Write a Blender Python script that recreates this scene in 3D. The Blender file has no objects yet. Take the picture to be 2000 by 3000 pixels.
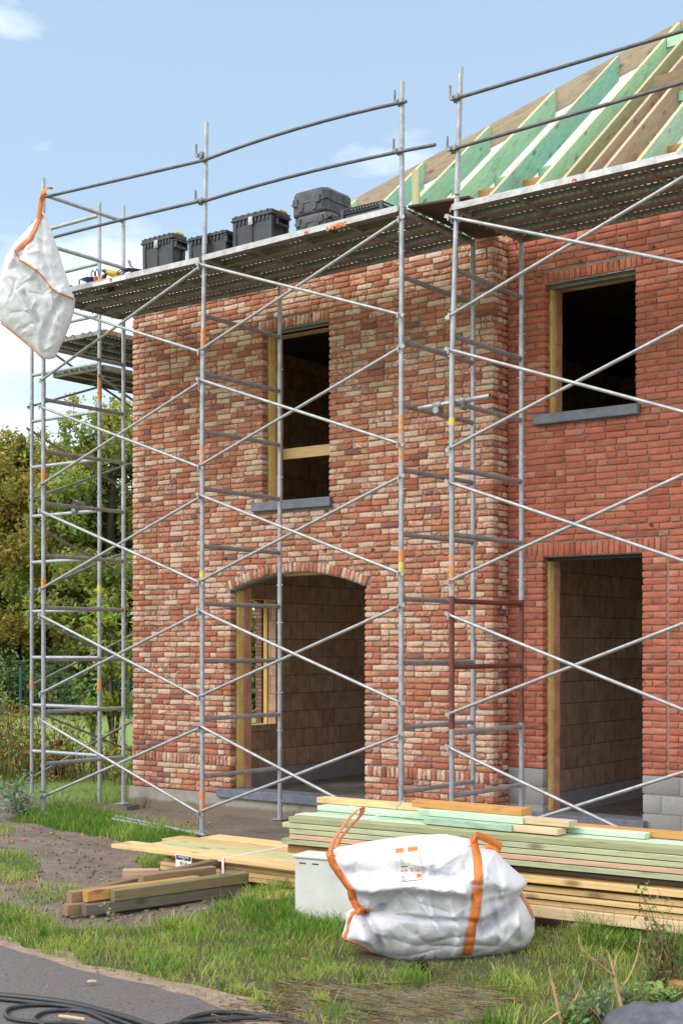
import bpy, math, random
import numpy as np
from mathutils import Vector, Matrix, noise
rnd = random.Random(7)
nr = np.random.default_rng(11)
SC = bpy.context.scene
COL = SC.collection
# ---------------------------------------------------------------- camera maths (photograph 2000 x 3000)
F = 4017.0; CU = 1000.0; HV = 1893.0; CH = 1.90
RX, RY = .7964, .6048            # camera right in the world; forward = (-RY, RX)
def ray(u):
    k = (u-CU)/F
    return k*RX-RY, k*RY+RX
def PY(u, v, Y):                 # point where the sight line meets the upright plane y = Y
    dx, dy = ray(u); Z = Y/dy
    return Vector((dx*Z, Y, CH+(HV-v)*Z/F))
def PX(u, v, X):
    dx, dy = ray(u); Z = X/dx
    return Vector((X, dy*Z, CH+(HV-v)*Z/F))
def PZ(u, v, z=0.0):             # point on a level plane
    dx, dy = ray(u); Z = (CH-z)*F/(v-HV)
    return Vector((dx*Z, dy*Z, z))
def PD(u, v, D):                 # point at depth D
    dx, dy = ray(u)
    return Vector((dx*D, dy*D, CH+(HV-v)*D/F))
# ---------------------------------------------------------------- object helpers
def tag(o, label=None, cat=None, group=None, kind=None):
    if label: o['label'] = label
    if cat: o['category'] = cat
    if group: o['group'] = group
    if kind: o['kind'] = kind
    return o
def empty(name, loc=(0, 0, 0), label=None, cat=None, group=None, kind=None, parent=None):
    o = bpy.data.objects.new(name, None); COL.objects.link(o); o.location = loc
    o.empty_display_size = .2
    if parent: o.parent = parent
    return tag(o, label, cat, group, kind)
def sm(a, b, x):
    t = min(1, max(0, (x-a)/(b-a))); return t*t*(3-2*t)
def wm(o):
    m = o.matrix_basis.copy()
    while o.parent: o = o.parent; m = o.matrix_basis @ m
    return m
class MB:
    def __init__(s): s.v = []; s.f = []; s.m = []; s.sm = []; s.c = []; s.col = (1, 1, 1, 0)
    def add(s, vs, fs, m=0, smooth=False):
        n = len(s.v); s.v.extend([tuple(v) for v in vs]); s.c.extend([s.col]*len(vs))
        for f in fs: s.f.append([i+n for i in f]); s.m.append(m); s.sm.append(smooth)
    def box(s, a, b, m=0):
        x0, y0, z0 = a; x1, y1, z1 = b
        s.add([(x0,y0,z0),(x1,y0,z0),(x1,y1,z0),(x0,y1,z0),(x0,y0,z1),(x1,y0,z1),(x1,y1,z1),(x0,y1,z1)],
              [(0,3,2,1),(4,5,6,7),(0,1,5,4),(1,2,6,5),(2,3,7,6),(3,0,4,7)], m)
    def obox(s, c, ex, ey, ez, m=0):
        c, ex, ey, ez = Vector(c), Vector(ex), Vector(ey), Vector(ez)
        vs = [c+i*ex+j*ey+k*ez for k in (-1,1) for i, j in ((-1,-1),(1,-1),(1,1),(-1,1))]
        s.add(vs, [(0,3,2,1),(4,5,6,7),(0,1,5,4),(1,2,6,5),(2,3,7,6),(3,0,4,7)], m)
    def beam(s, p, q, w, h, up=(0,0,1), ch=.003, m=0, wob=0):
        """board from p to q, w across, h along up, with chamfered arrises"""
        p, q = Vector(p), Vector(q); d = (q-p).normalized(); up = Vector(up)
        sd = d.cross(up).normalized(); u = sd.cross(d)
        w2, h2 = w/2, h/2
        pr = [(-w2+ch,-h2),(w2-ch,-h2),(w2,-h2+ch),(w2,h2-ch),(w2-ch,h2),(-w2+ch,h2),(-w2,h2-ch),(-w2,-h2+ch)]
        N = 1 if not wob else 6
        vs = []
        for i in range(N+1):
            t = i/N; o = Vector((0,0,0))
            if wob: o = (sd*math.sin(t*3.1+wob*50)+u*math.sin(t*2.3+wob*91)*.6)*abs(wob)
            for a, b in pr: vs.append(p.lerp(q, t)+o+sd*a+u*b)
        fs = []
        for i in range(N):
            for k in range(8): fs.append((i*8+k, i*8+(k+1)%8, (i+1)*8+(k+1)%8, (i+1)*8+k))
        fs.append(list(range(7,-1,-1))); fs.append([N*8+k for k in range(8)])
        s.add(vs, fs, m)
    def tube(s, pts, r, n=10, m=0, cap=True, rr=None):
        pts = [Vector(p) for p in pts]; vs = []; N = len(pts)
        d0 = (pts[1]-pts[0]).normalized()
        a = Vector((0,0,1)) if abs(d0.z) < .9 else Vector((1,0,0))
        x = d0.cross(a).normalized()
        for i, p in enumerate(pts):
            if i == 0: d = pts[1]-pts[0]
            elif i == N-1: d = pts[-1]-pts[-2]
            else: d = (pts[i+1]-pts[i]).normalized()+(pts[i]-pts[i-1]).normalized()
            d = d.normalized(); x = (x-d*x.dot(d)).normalized(); y = d.cross(x)
            R = rr[i] if rr else r
            for k in range(n):
                t = 2*math.pi*k/n; vs.append(p+x*(math.cos(t)*R)+y*(math.sin(t)*R))
        fs = [(i*n+k, i*n+(k+1)%n, (i+1)*n+(k+1)%n, (i+1)*n+k) for i in range(N-1) for k in range(n)]
        s.add(vs, fs, m, True)
        if cap:
            s.add(vs[:n], [list(range(n-1,-1,-1))], m); s.add(vs[-n:], [list(range(n))], m)
    def ring(s, p, q, r, t, n=12, m=0):   # open pipe with wall
        p, q = Vector(p), Vector(q)
        s.tube([p, q], r, n, m, False); s.tube([q, p], r-t, n, m, False)
    def build(s, name, mats, parent=None, frame=None, bevel=0, merge=False, **kw):
        me = bpy.data.meshes.new(name)
        vs = s.v
        o = bpy.data.objects.new(name, me); COL.objects.link(o)
        if frame is not None:
            inv = frame.inverted(); vs = [tuple(inv @ Vector(v)) for v in vs]
        me.from_pydata(vs, [], s.f)
        if not isinstance(mats, (list, tuple)): mats = [mats]
        for m in mats: me.materials.append(m)
        me.polygons.foreach_set('material_index', s.m)
        me.polygons.foreach_set('use_smooth', s.sm)
        if any(c != (1,1,1,0) for c in s.c[:1]+s.c[-1:]):
            ca = me.color_attributes.new('Col', 'FLOAT_COLOR', 'POINT')
            ca.data.foreach_set('color', np.array(s.c, dtype=np.float32).ravel())
        me.update()
        if parent:
            o.parent = parent
            o.matrix_basis = wm(parent).inverted() @ (frame if frame is not None else Matrix())
        elif frame is not None: o.matrix_basis = frame
        if bevel:
            b = o.modifiers.new('b', 'BEVEL'); b.width = bevel; b.segments = 2; b.limit_method = 'ANGLE'
        return tag(o, **kw)
def fast_mesh(name, verts, quads=None, tris=None, cols=None, mats=(), smooth=False, ngon=None, parent=None, extra=None, **kw):
    me = bpy.data.meshes.new(name)
    verts = np.asarray(verts, dtype=np.float32)
    loops = []; starts = []; n = 0
    for arr in (quads, tris, ngon):
        if arr is not None and len(arr):
            k = arr.shape[1]; loops.append(arr.ravel()); starts.append(n+np.arange(len(arr))*k); n += arr.size
    loops = np.concatenate(loops).astype(np.int32); starts = np.concatenate(starts).astype(np.int32)
    me.vertices.add(len(verts)); me.vertices.foreach_set('co', verts.ravel())
    me.loops.add(len(loops)); me.loops.foreach_set('vertex_index', loops)
    me.polygons.add(len(starts)); me.polygons.foreach_set('loop_start', starts)
    for m in mats: me.materials.append(m)
    if smooth: me.polygons.foreach_set('use_smooth', np.ones(len(starts), dtype=bool))
    me.update(calc_edges=True)
    if cols is not None:
        ca = me.color_attributes.new('Col', 'FLOAT_COLOR', 'POINT')
        ca.data.foreach_set('color', np.asarray(cols, dtype=np.float32).ravel())
    o = bpy.data.objects.new(name, me); COL.objects.link(o)
    if parent: o.parent = parent; o.matrix_basis = wm(parent).inverted()
    return tag(o, **kw)
def frame_along(p, q, up=(0,0,1)):
    p, q = Vector(p), Vector(q); x = (q-p).normalized(); y = Vector(up).cross(x).normalized(); z = x.cross(y)
    M = Matrix((x, y, z)).transposed().to_4x4(); M.translation = (p+q)/2
    return M
# ---------------------------------------------------------------- materials
class NT:
    def __init__(s, name):
        s.m = bpy.data.materials.new(name); s.m.use_nodes = True; s.t = s.m.node_tree; s.n = s.t.nodes; s.l = s.t.links
        s.b = s.n['Principled BSDF']; s.co = s.n.new('ShaderNodeTexCoord')
    def link(s, a, b): s.l.new(a, b)
    def map(s, src='Object', scale=(1,1,1), rand=False):
        mp = s.n.new('ShaderNodeMapping'); mp.inputs['Scale'].default_value = scale
        s.l.new(s.co.outputs[src], mp.inputs[0])
        if rand:
            oi = s.n.new('ShaderNodeObjectInfo'); mu = s.n.new('ShaderNodeMath'); mu.operation = 'MULTIPLY'; mu.inputs[1].default_value = 37.
            s.l.new(oi.outputs['Random'], mu.inputs[0]); s.l.new(mu.outputs[0], mp.inputs['Location'])
        return mp.outputs[0]
    def noise(s, vec, sc=5, det=4, rough=.6, dist=0):
        n = s.n.new('ShaderNodeTexNoise'); n.inputs['Scale'].default_value = sc; n.inputs['Detail'].default_value = det
        n.inputs['Roughness'].default_value = rough; n.inputs['Distortion'].default_value = dist
        s.l.new(vec, n.inputs['Vector']); return n.outputs['Fac']
    def ramp(s, fac, stops, interp='LINEAR'):
        r = s.n.new('ShaderNodeValToRGB'); r.color_ramp.interpolation = interp; e = r.color_ramp.elements
        while len(e) < len(stops): e.new(.5)
        for x, (p, c) in zip(e, stops):
            x.position = p; x.color = (c, c, c, 1) if not hasattr(c, '__len__') else tuple(c)+(1,)
        s.l.new(fac, r.inputs[0]); return r.outputs[0]
    def mix(s, fac, a, b, mode='MIX'):
        m = s.n.new('ShaderNodeMix'); m.data_type = 'RGBA'; m.blend_type = mode
        for i, x in ((0, fac), (6, a), (7, b)):
            if hasattr(x, 'is_linked') or hasattr(x, 'links'): s.l.new(x, m.inputs[i])
            elif hasattr(x, '__len__'): m.inputs[i].default_value = tuple(x)+(1,)
            else: m.inputs[i].default_value = x
        return m.outputs[2]
    def math(s, op, a, b=0.0, c=None):
        m = s.n.new('ShaderNodeMath'); m.operation = op
        for i, x in enumerate((a, b) if c is None else (a, b, c)):
            if hasattr(x, 'links'): s.l.new(x, m.inputs[i])
            else: m.inputs[i].default_value = x
        return m.outputs[0]
    def attr(s, name='Col'):
        a = s.n.new('ShaderNodeAttribute'); a.attribute_name = name; return a
    def bump(s, h, strength=.3, dist=.01):
        b = s.n.new('ShaderNodeBump'); b.inputs['Strength'].default_value = strength; b.inputs['Distance'].default_value = dist
        s.l.new(h, b.inputs['Height']); s.l.new(b.outputs[0], s.b.inputs['Normal'])
    def done(s, color=None, rough=.8, metal=0, spec=None):
        if color is not None:
            if hasattr(color, 'links'): s.l.new(color, s.b.inputs['Base Color'])
            else: s.b.inputs['Base Color'].default_value = tuple(color)+(1,)
        if hasattr(rough, 'links'): s.l.new(rough, s.b.inputs['Roughness'])
        else: s.b.inputs['Roughness'].default_value = rough
        s.b.inputs['Metallic'].default_value = metal
        if spec is not None: s.b.inputs['Specular IOR Level'].default_value = spec
        return s.m
def simple(name, c, rough=.7, metal=0, var=.25, sc=8, bump=0, spec=None, src='Object'):
    t = NT(name); v = t.map(src); f = t.noise(v, sc, 5)
    d = [x*(1-var) for x in c]; e = [min(1, x*(1+var)) for x in c]
    cc = t.ramp(f, [(.3, d), (.7, e)])
    if bump: t.bump(t.noise(v, sc*4, 4), bump, .01)
    return t.done(cc, rough, metal, spec)
M = {}
def metal(name, c, rough=.5, met=.55, rust=.5):
    t = NT(name); v = t.map('Object')
    f = t.noise(v, 9, 6, .7); f2 = t.noise(v, 55, 3)
    a = t.ramp(f, [(.3, [x*.72 for x in c]), (.55, c), (.75, [min(1, x*1.3) for x in c])])
    a = t.mix(t.ramp(f2, [(.60, 0.), (.72, .55)]), a, [x*.45 for x in c])
    if rust: a = t.mix(t.ramp(t.noise(v, 4, 6, .75), [(.64, 0.), (.74, rust)]), a, (.16, .075, .04))
    return t.done(a, t.ramp(f, [(.3, rough+.12), (.7, rough-.08)]), met)
M['galv'] = metal('galvanised_tube', (.42, .445, .48))
M['galv_dark'] = metal('weathered_tube', (.31, .31, .32), .55, .35, .6)
M['rail'] = metal('rail_tube', (.13, .13, .14), .55, .5, .7)
M['brace'] = metal('brace_tube', (.41, .42, .43), .48, .5, .25)
M['deck'] = metal('deck_steel', (.31, .285, .265), .55, .5, .9)
M['deck_face'] = metal('deck_face_steel', (.50, .50, .51), .55, .45, .3)
M['rust'] = metal('red_primer_tube', (.17, .055, .042), .65, .1, .6)
def paint(name, c):
    t = NT(name); v = t.map('Object'); k = t.ramp(t.noise(v, 22, 5, .7), [(.43, 0.), (.50, 1.)])
    return t.done(t.mix(k, (.38, .40, .43), c), .6)
M['paint_o'] = paint('worn_orange_paint', (.70, .24, .05)); M['paint_y'] = paint('worn_yellow_paint', (.72, .62, .05))
M['steel_dark'] = simple('dark_steel', (.06, .065, .075), .5, .5)
M['lintel'] = simple('lintel_steel', (.28, .27, .26), .55, .4)
M['stone'] = simple('bluestone', (.155, .17, .215), .65, var=.25, sc=14, bump=.15)
M['black_pl'] = simple('black_plastic', (.042, .044, .056), .42, var=.35, sc=6, bump=.05)
M['black_pl2'] = simple('worn_plastic', (.060, .062, .072), .5, var=.5, sc=12, bump=.1)
M['silver'] = simple('latch_grey', (.5, .52, .52), .35, .3)
M['yellow'] = simple('yellow_plastic', (.65, .42, .02), .4)
M['red'] = simple('red_plastic', (.5, .02, .02), .4)
M['blue'] = simple('blue_plastic', (.02, .05, .2), .4)
M['hose'] = simple('black_rubber', (.022, .025, .03), .45, var=.4, sc=30, bump=.1)
M['white_pl'] = simple('white_label', (.75, .75, .76), .6, var=.04)
M['ink'] = simple('black_ink', (.02, .02, .03), .7)
M['insul'] = None
def brick_mat(name, wear=True):
    t = NT(name); v = t.map('Object'); a = t.attr()
    n1 = t.noise(v, 11, 3); n2 = t.noise(v, 60, 5, .75); n3 = t.noise(v, 34, 4, .65)
    c = t.mix(t.ramp(n1, [(.25, 0.), (.75, .45)]), a.outputs['Color'], (.22, .075, .055))
    if wear:
        # limewash left on the reclaimed bricks, amount stored per brick in alpha
        k = t.math('ADD', n3, t.math('MULTIPLY_ADD', a.outputs['Alpha'], .40, -.33))
        c = t.mix(t.ramp(k, [(.37, 0.), (.60, .8)]), c, (.76, .57, .44))
        c = t.mix(t.ramp(n2, [(.60, 0.), (.70, .5)]), c, (.13, .05, .035))
    else:
        c = t.mix(t.ramp(n2, [(.58, 0.), (.75, .35)]), c, (.12, .032, .02))
    c = t.mix(1.0, c, t.ramp(n2, [(.3, .72), (.7, 1.15)]), 'MULTIPLY')
    t.bump(t.math('ADD', n2, n3), .55 if wear else .4, .006)
    return t.done(c, .9, spec=.25)
M['brick_old'] = brick_mat('reclaimed_brick'); M['brick_red'] = brick_mat('red_brick', False)
def block_mat():
    t = NT('grey_block'); v = t.map('Object'); a = t.attr(); n = t.noise(v, 90, 5, .8)
    c = t.mix(1., a.outputs['Color'], t.ramp(n, [(.3, .6), (.7, 1.15)]), 'MULTIPLY'); t.bump(n, .4, .004)
    return t.done(c, .95)
M['block'] = block_mat()
M['mortar'] = simple('mortar', (.27, .22, .18), .95, var=.35, sc=20, bump=.6)
M['mortar_grey'] = simple('grey_mortar', (.24, .235, .22), .95, var=.25, sc=20, bump=.4)
def brickwall_mat(name, c1, c2, mo, bw, bh, ms=.008):
    t = NT(name); b = t.n.new('ShaderNodeTexBrick'); sx = t.n.new('ShaderNodeSeparateXYZ'); cx = t.n.new('ShaderNodeCombineXYZ')
    t.link(t.co.outputs['Object'], sx.inputs[0])
    t.link(t.math('ADD', sx.outputs[0], sx.outputs[1]), cx.inputs[0]); t.link(sx.outputs[2], cx.inputs[1])
    t.link(cx.outputs[0], b.inputs['Vector'])
    b.inputs['Scale'].default_value = 1; b.inputs['Brick Width'].default_value = bw; b.inputs['Row Height'].default_value = bh
    b.inputs['Mortar Size'].default_value = ms; b.inputs['Color1'].default_value = tuple(c1)+(1,); b.inputs['Color2'].default_value = tuple(c2)+(1,)
    b.inputs['Mortar'].default_value = tuple(mo)+(1,); b.inputs['Bias'].default_value = 0
    v = t.map('Object'); n = t.noise(v, 8, 5)
    c = t.mix(1., b.outputs['Color'], t.ramp(n, [(.3, .7), (.7, 1.15)]), 'MULTIPLY')
    return t, b, c
t, b, c = brickwall_mat('side_brick', (.30, .09, .05), (.42, .26, .17), (.12, .1, .09), .2, .0506)
t.bump(b.outputs['Fac'], -.6, .01); M['side_brick'] = t.done(c, .9)
t, b, c = brickwall_mat('clay_block', (.72, .44, .29), (.86, .60, .42), (.40, .25, .18), .28, .249, .006)
w = t.n.new('ShaderNodeTexWave'); w.wave_type = 'BANDS'; w.bands_direction = 'X'; w.inputs['Scale'].default_value = 6.5; w.inputs['Distortion'].default_value = .4
sx = t.n.new('ShaderNodeSeparateXYZ'); cx = t.n.new('ShaderNodeCombineXYZ'); t.link(t.co.outputs['Object'], sx.inputs[0])
t.link(t.math('ADD', sx.outputs[0], sx.outputs[1]), cx.inputs[0]); t.link(cx.outputs[0], w.inputs['Vector'])
# some courses show combed faces, others are flat
row = t.math('SNAP', sx.outputs[2], .249); wn = t.n.new('ShaderNodeTexWhiteNoise'); wn.noise_dimensions = '1D'; t.link(row, wn.inputs['W'])
comb = t.math('GREATER_THAN', wn.outputs['Value'], .45)
g = t.math('MULTIPLY', t.ramp(w.outputs['Fac'], [(.0, 1.), (.25, 0.)]), comb)
c = t.mix(t.math('MULTIPLY', g, .5), c, (.10, .05, .03)); t.bump(t.math('SUBTRACT', b.outputs['Fac'], g), -.5, .006)
M['clay'] = t.done(c, .9)
M['clay_red'] = simple('clay_block_edge', (.62, .30, .19), .9, var=.3, sc=5, bump=.2)
M['aerated'] = simple('aerated_block', (.58, .58, .63), .9, var=.12, sc=5, bump=.2)
M['floor'] = simple('screed', (.45, .41, .37), .8, var=.3, sc=3, bump=.1)
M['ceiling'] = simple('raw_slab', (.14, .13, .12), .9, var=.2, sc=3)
M['insul'] = simple('foam_board', (.86, .60, .19), .8, var=.14, sc=9, bump=.3)
M['foil'] = simple('foam_face', (.38, .36, .34), .5)
t = NT('concrete_plinth'); v = t.map('Object'); n = t.noise(v, 3.5, 6, .6); sx = t.n.new('ShaderNodeSeparateXYZ'); t.link(t.co.outputs['Object'], sx.inputs[0])
k = t.math('ADD', sx.outputs[2], t.math('MULTIPLY', n, -.13))      # rising damp, irregular edge
c = t.ramp(t.noise(v, 9, 6, .7), [(.3, (.27, .245, .205)), (.7, (.40, .37, .32))])
c = t.mix(t.ramp(t.math('ADD', k, .5), [(.44, 1.), (.475, 0.)]), c, (.20, .16, .12)); t.bump(t.noise(v, 40, 5), .3, .008)
M['plinth'] = t.done(c, .9)
def wood(name, c, dark=None, knots=True, rough=.75, sat=.5, endc=None):
    dark = dark or [x*.6 for x in c]
    t = NT(name); v = t.map('Object', (1.2, 22, 22), True); vs = t.map('Object', (2.2, 9, 9), True)
    g = t.noise(v, 3.2, 5, .65, .3)
    cc = t.ramp(g, [(.25, [x*.66 for x in c]), (.5, c), (.8, [min(1, x*1.2) for x in c])])
    cc = t.mix(t.ramp(t.noise(vs, 1.1, 4, .6), [(.5, 0.), (.75, sat)]), cc, dark)
    if knots:
        vo = t.n.new('ShaderNodeTexVoronoi'); vo.inputs['Scale'].default_value = 1.; t.link(t.map('Object', (2.6, 7, 7), True), vo.inputs['Vector'])
        cc = t.mix(t.ramp(vo.outputs['Distance'], [(.07, .9), (.22, 0.)]), cc, [x*.33 for x in c])
    oi = t.n.new('ShaderNodeObjectInfo'); cc = t.mix(1., cc, t.ramp(oi.outputs['Random'], [(0., (.72, .74, .74)), (.5, (1., 1., 1.)), (1., (1.15, 1.08, 1.0))]), 'MULTIPLY')
    st = t.noise(t.map('Object', (.9, 3, 3), True), 2.4, 5, .7); cc = t.mix(t.ramp(st, [(.56, 0.), (.72, .45)]), cc, (.12, .10, .07))      # mud and water stains
    t.bump(g, .25, .003)
    return t.done(cc, rough, spec=.3)
M['w_green'] = wood('green_treated_timber', (.42, .70, .48), (.30, .56, .38))
M['w_green2'] = wood('blue_green_timber', (.35, .68, .52), (.50, .50, .32))
M['w_mint'] = wood('mint_timber', (.48, .66, .50), (.38, .56, .42))
M['w_pale'] = wood('pale_green_timber', (.47, .48, .26), (.34, .40, .20))
M['w_stack'] = wood('stacked_green_timber', (.46, .48, .30), (.32, .42, .25))
M['w_pine'] = wood('fresh_pine', (.72, .51, .25), (.60, .36, .14), sat=.4)
M['w_cream'] = wood('cream_sawn_timber', (.66, .52, .34), (.60, .44, .22), knots=False)
M['w_hip'] = wood('tan_hip_timber', (.70, .51, .37), (.50, .34, .23))
M['w_pink'] = wood('pink_sawn_timber', (.60, .40, .28), (.50, .29, .17))
M['w_brown'] = wood('brown_timber', (.50, .34, .22), (.32, .20, .12))
M['w_orange'] = wood('orange_timber', (.50, .27, .09), (.38, .18, .05))
M['w_grey'] = wood('weathered_timber', (.17, .15, .115), (.09, .10, .07))
M['w_old'] = wood('old_beam_timber', (.27, .185, .11), (.14, .11, .07))
M['w_mossy'] = wood('mossy_beam_timber', (.30, .24, .13), (.10, .24, .05), sat=1.)
M['w_dark'] = wood('dark_wet_timber', (.075, .055, .042))
M['bark'] = simple('bark', (.085, .065, .045), .95, var=.4, sc=6, bump=.5)
t = NT('white_underlay'); t.b.inputs['Base Color'].default_value = (.85, .85, .86, 1); t.b.inputs['Roughness'].default_value = .6
tr = t.n.new('ShaderNodeBsdfTranslucent'); tr.inputs[0].default_value = (.9, .9, .92, 1); mx = t.n.new('ShaderNodeMixShader'); mx.inputs[0].default_value = .6
out = t.n['Material Output']; t.link(t.b.outputs[0], mx.inputs[1]); t.link(tr.outputs[0], mx.inputs[2]); t.link(mx.outputs[0], out.inputs[0]); M['underlay'] = t.m; mx.inputs[0].default_value = .8
def leaf_mat(name, tf=.45, rough=.6):
    t = NT(name); a = t.attr(); t.link(a.outputs['Color'], t.b.inputs['Base Color']); t.b.inputs['Roughness'].default_value = rough
    t.b.inputs['Specular IOR Level'].default_value = .25
    tr = t.n.new('ShaderNodeBsdfTranslucent'); t.link(t.mix(1., a.outputs['Color'], (1.25, 1.3, .7), 'MULTIPLY'), tr.inputs[0])
    mx = t.n.new('ShaderNodeMixShader'); mx.inputs[0].default_value = tf; out = t.n['Material Output']
    t.link(t.b.outputs[0], mx.inputs[1]); t.link(tr.outputs[0], mx.inputs[2]); t.link(mx.outputs[0], out.inputs[0]); return t.m
M['leaf'] = leaf_mat('leaves'); M['grass'] = leaf_mat('grass_blades', .35)
# woven polypropylene bag
def bag_mat():
    t = NT('woven_white_bag'); v = t.map('Object'); a = t.attr()
    n = t.noise(v, 5, 6, .65, .5); n2 = t.noise(v, 16, 5, .6, .8); sp = t.noise(v, 55, 3, .6)
    c = t.ramp(n, [(.3, (.60, .60, .655)), (.7, (.69, .69, .72))])
    c = t.mix(t.math('MULTIPLY', t.ramp(sp, [(.62, 0.), (.68, 1.)]), a.outputs['Alpha']), c, (.13, .11, .10))   # mud specks
    rg = t.n.new('ShaderNodeTexNoise'); rg.noise_type = 'RIDGED_MULTIFRACTAL'; rg.inputs['Scale'].default_value = 4.5; rg.inputs['Detail'].default_value = 4; rg.inputs['Distortion'].default_value = .9
    t.link(v, rg.inputs['Vector']); t.bump(t.math('ADD', t.math('MULTIPLY', rg.outputs['Fac'], .5), t.math('MULTIPLY', n2, .25)), .75, .022)
    return t.done(c, .6, spec=.2)
M['bag'] = bag_mat()
M['strap'] = simple('orange_webbing', (.72, .20, .035), .7, var=.2, sc=60, bump=.3)
M['strap_f'] = simple('faded_orange_webbing', (.66, .22, .10), .7, var=.2, sc=60, bump=.3)
# ground
t = NT('ground_soil'); v = t.map('Object'); a = t.attr(); sep = t.n.new('ShaderNodeSeparateColor'); t.link(a.outputs['Color'], sep.inputs[0])
n = t.noise(v, 2.2, 8, .7); n2 = t.noise(v, 14, 7, .75); n3 = t.noise(v, 70, 4, .7)
soil = t.ramp(n, [(.3, (.19, .145, .11)), (.5, (.28, .225, .175)), (.72, (.38, .325, .26))])
soil = t.mix(t.ramp(n2, [(.55, 0.), (.7, .6)]), soil, (.12, .09, .068))
soil = t.mix(t.ramp(n3, [(.62, 0.), (.72, .6)]), soil, (.36, .32, .26))
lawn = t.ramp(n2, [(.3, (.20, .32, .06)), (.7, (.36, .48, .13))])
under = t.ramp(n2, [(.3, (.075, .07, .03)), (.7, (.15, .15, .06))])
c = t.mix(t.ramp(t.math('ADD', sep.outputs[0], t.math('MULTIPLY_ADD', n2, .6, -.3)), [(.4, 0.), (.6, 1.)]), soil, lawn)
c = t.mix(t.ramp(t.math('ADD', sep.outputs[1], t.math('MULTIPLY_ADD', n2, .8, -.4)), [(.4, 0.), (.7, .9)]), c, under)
c = t.mix(t.ramp(t.math('ADD', sep.outputs[2], t.math('MULTIPLY_ADD', n2, .8, -.4)), [(.4, 0.), (.7, .9)]), c, (.12, .085, .06))
t.bump(t.math('ADD', t.math('MULTIPLY', n2, 1.), t.math('MULTIPLY', n3, .4)), 1., .06)
M['ground'] = t.done(c, t.ramp(n, [(.35, .62), (.65, .95)]))
t = NT('asphalt'); v = t.map('Object'); n = t.noise(v, 75, 4, .85); n2 = t.noise(v, 1.6, 5, .6)
c = t.ramp(n, [(.36, (.07, .062, .062)), (.52, (.115, .102, .10)), (.68, (.27, .245, .23))]); c = t.mix(t.ramp(n2, [(.4, 0.), (.7, .35)]), c, (.10, .082, .075))
t.bump(n, .35, .004); M['asphalt'] = t.done(c, t.ramp(n2, [(.35, .35), (.65, .75)]))
M['stencil'] = simple('stencil_paint', (.72, .25, .06), .6, var=.15, sc=60)
M['sand'] = simple('sandy_edging', (.27, .20, .15), .95, var=.3, sc=12, bump=.5)
M['pebble'] = simple('pebble', (.19, .145, .11), .95, var=.55, sc=2)
M['sheet'] = simple('black_sheeting', (.11, .12, .155), .38, var=.3, sc=5, bump=.15)
M['green_wire'] = simple('green_wire', (.02, .10, .08), .6)
M['socket'] = simple('beige_box', (.62, .63, .60), .55, var=.1, sc=6)
# ================================================================ the house
def brick_object(name, bricks, mat, parent, cut=.012, bev=.006, jit=.0028, seed=1, **kw):
    r = np.random.default_rng(seed); n = len(bricks)
    C = np.array([b[0] for b in bricks]); U = np.array([b[1] for b in bricks]); V = np.array([b[2] for b in bricks]); N = np.array([b[3] for b in bricks])
    a = np.array([b[4] for b in bricks]); h = np.array([b[5] for b in bricks]); d = np.array([b[6] for b in bricks]); col = np.array([b[7] for b in bricks])
    ang = r.normal(0, .008, n)[:, None]; U, V = U*np.cos(ang)+V*np.sin(ang), V*np.cos(ang)-U*np.sin(ang)
    C = C+N*r.normal(0, .0022, n)[:, None]
    def octo(a, h, c):
        c = np.minimum(c, h*.7)
        X = np.stack([-a+c, a-c, a, a, a-c, -a+c, -a, -a], 1); Y = np.stack([-h, -h, -h+c, h-c, h, h, h-c, -h+c], 1); return X, Y
    rings = []
    cc = np.abs(r.normal(cut, cut*.35, n))
    X0, Y0 = octo(a, h, cc); jx = r.normal(0, jit, (n, 8)); jy = r.normal(0, jit, (n, 8))
    for dep, ins, jf in ((d, 0, 1), (np.full(n, bev), 0, 1), (np.zeros(n), bev, 1)):
        X, Y = octo(a-ins, h-ins, cc); X = X+jx*jf; Y = Y+jy*jf
        dz = r.normal(0, jit*.7, (n, 8)) if ins else np.zeros((n, 8))
        rings.append(C[:, None]+U[:, None]*X[..., None]+V[:, None]*Y[..., None]-N[:, None]*(dep[:, None, None]+dz[..., None]))
    P = np.concatenate(rings, 1).reshape(-1, 3)
    q = np.array([[i+k, i+(k+1)%8, i+8+(k+1)%8, i+8+k] for i in (0, 8) for k in range(8)])
    base = np.arange(n)*24
    quads = (base[:, None, None]+q[None]).reshape(-1, 4); ng = base[:, None]+np.arange(16, 24)[None]
    cols = np.repeat(col, 24, 0)
    return fast_mesh(name, P, quads=quads, ngon=ng, cols=cols, mats=[mat], parent=parent, **kw)
def pal_old(r):
    k = r.random()
    if k < .44: c = (.55, .205, .115)
    elif k < .64: c = (.47, .16, .096)
    elif k < .82: c = (.60, .27, .15)
    elif k < .885: c = (.29, .135, .115)
    else: c = (.64, .46, .33)
    v = r.uniform(.88, 1.13)
    w = r.random()*.95 if r.random() < .86 else 1.1
    return [min(1, x*v) for x in c]+[w]
def pal_red(r):
    k = r.random(); c = (.55, .175, .108) if k < .62 else ((.48, .145, .092) if k < .86 else (.60, .24, .165))
    v = r.uniform(.86, 1.12); return [x*v for x in c]+[0]
def pal_blk(r):
    v = r.uniform(.85, 1.12); return [.36*v, .355*v, .35*v, 0]
def free_spans(x0, x1, ex):
    spans = [(x0, x1)]
    for a, b in ex:
        out = []
        for s, e in spans:
            if b <= s or a >= e: out.append((s, e)); continue
            if a > s: out.append((s, a))
            if b < e: out.append((b, e))
        spans = out
    return [s for s in spans if s[1]-s[0] > .02]
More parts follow.
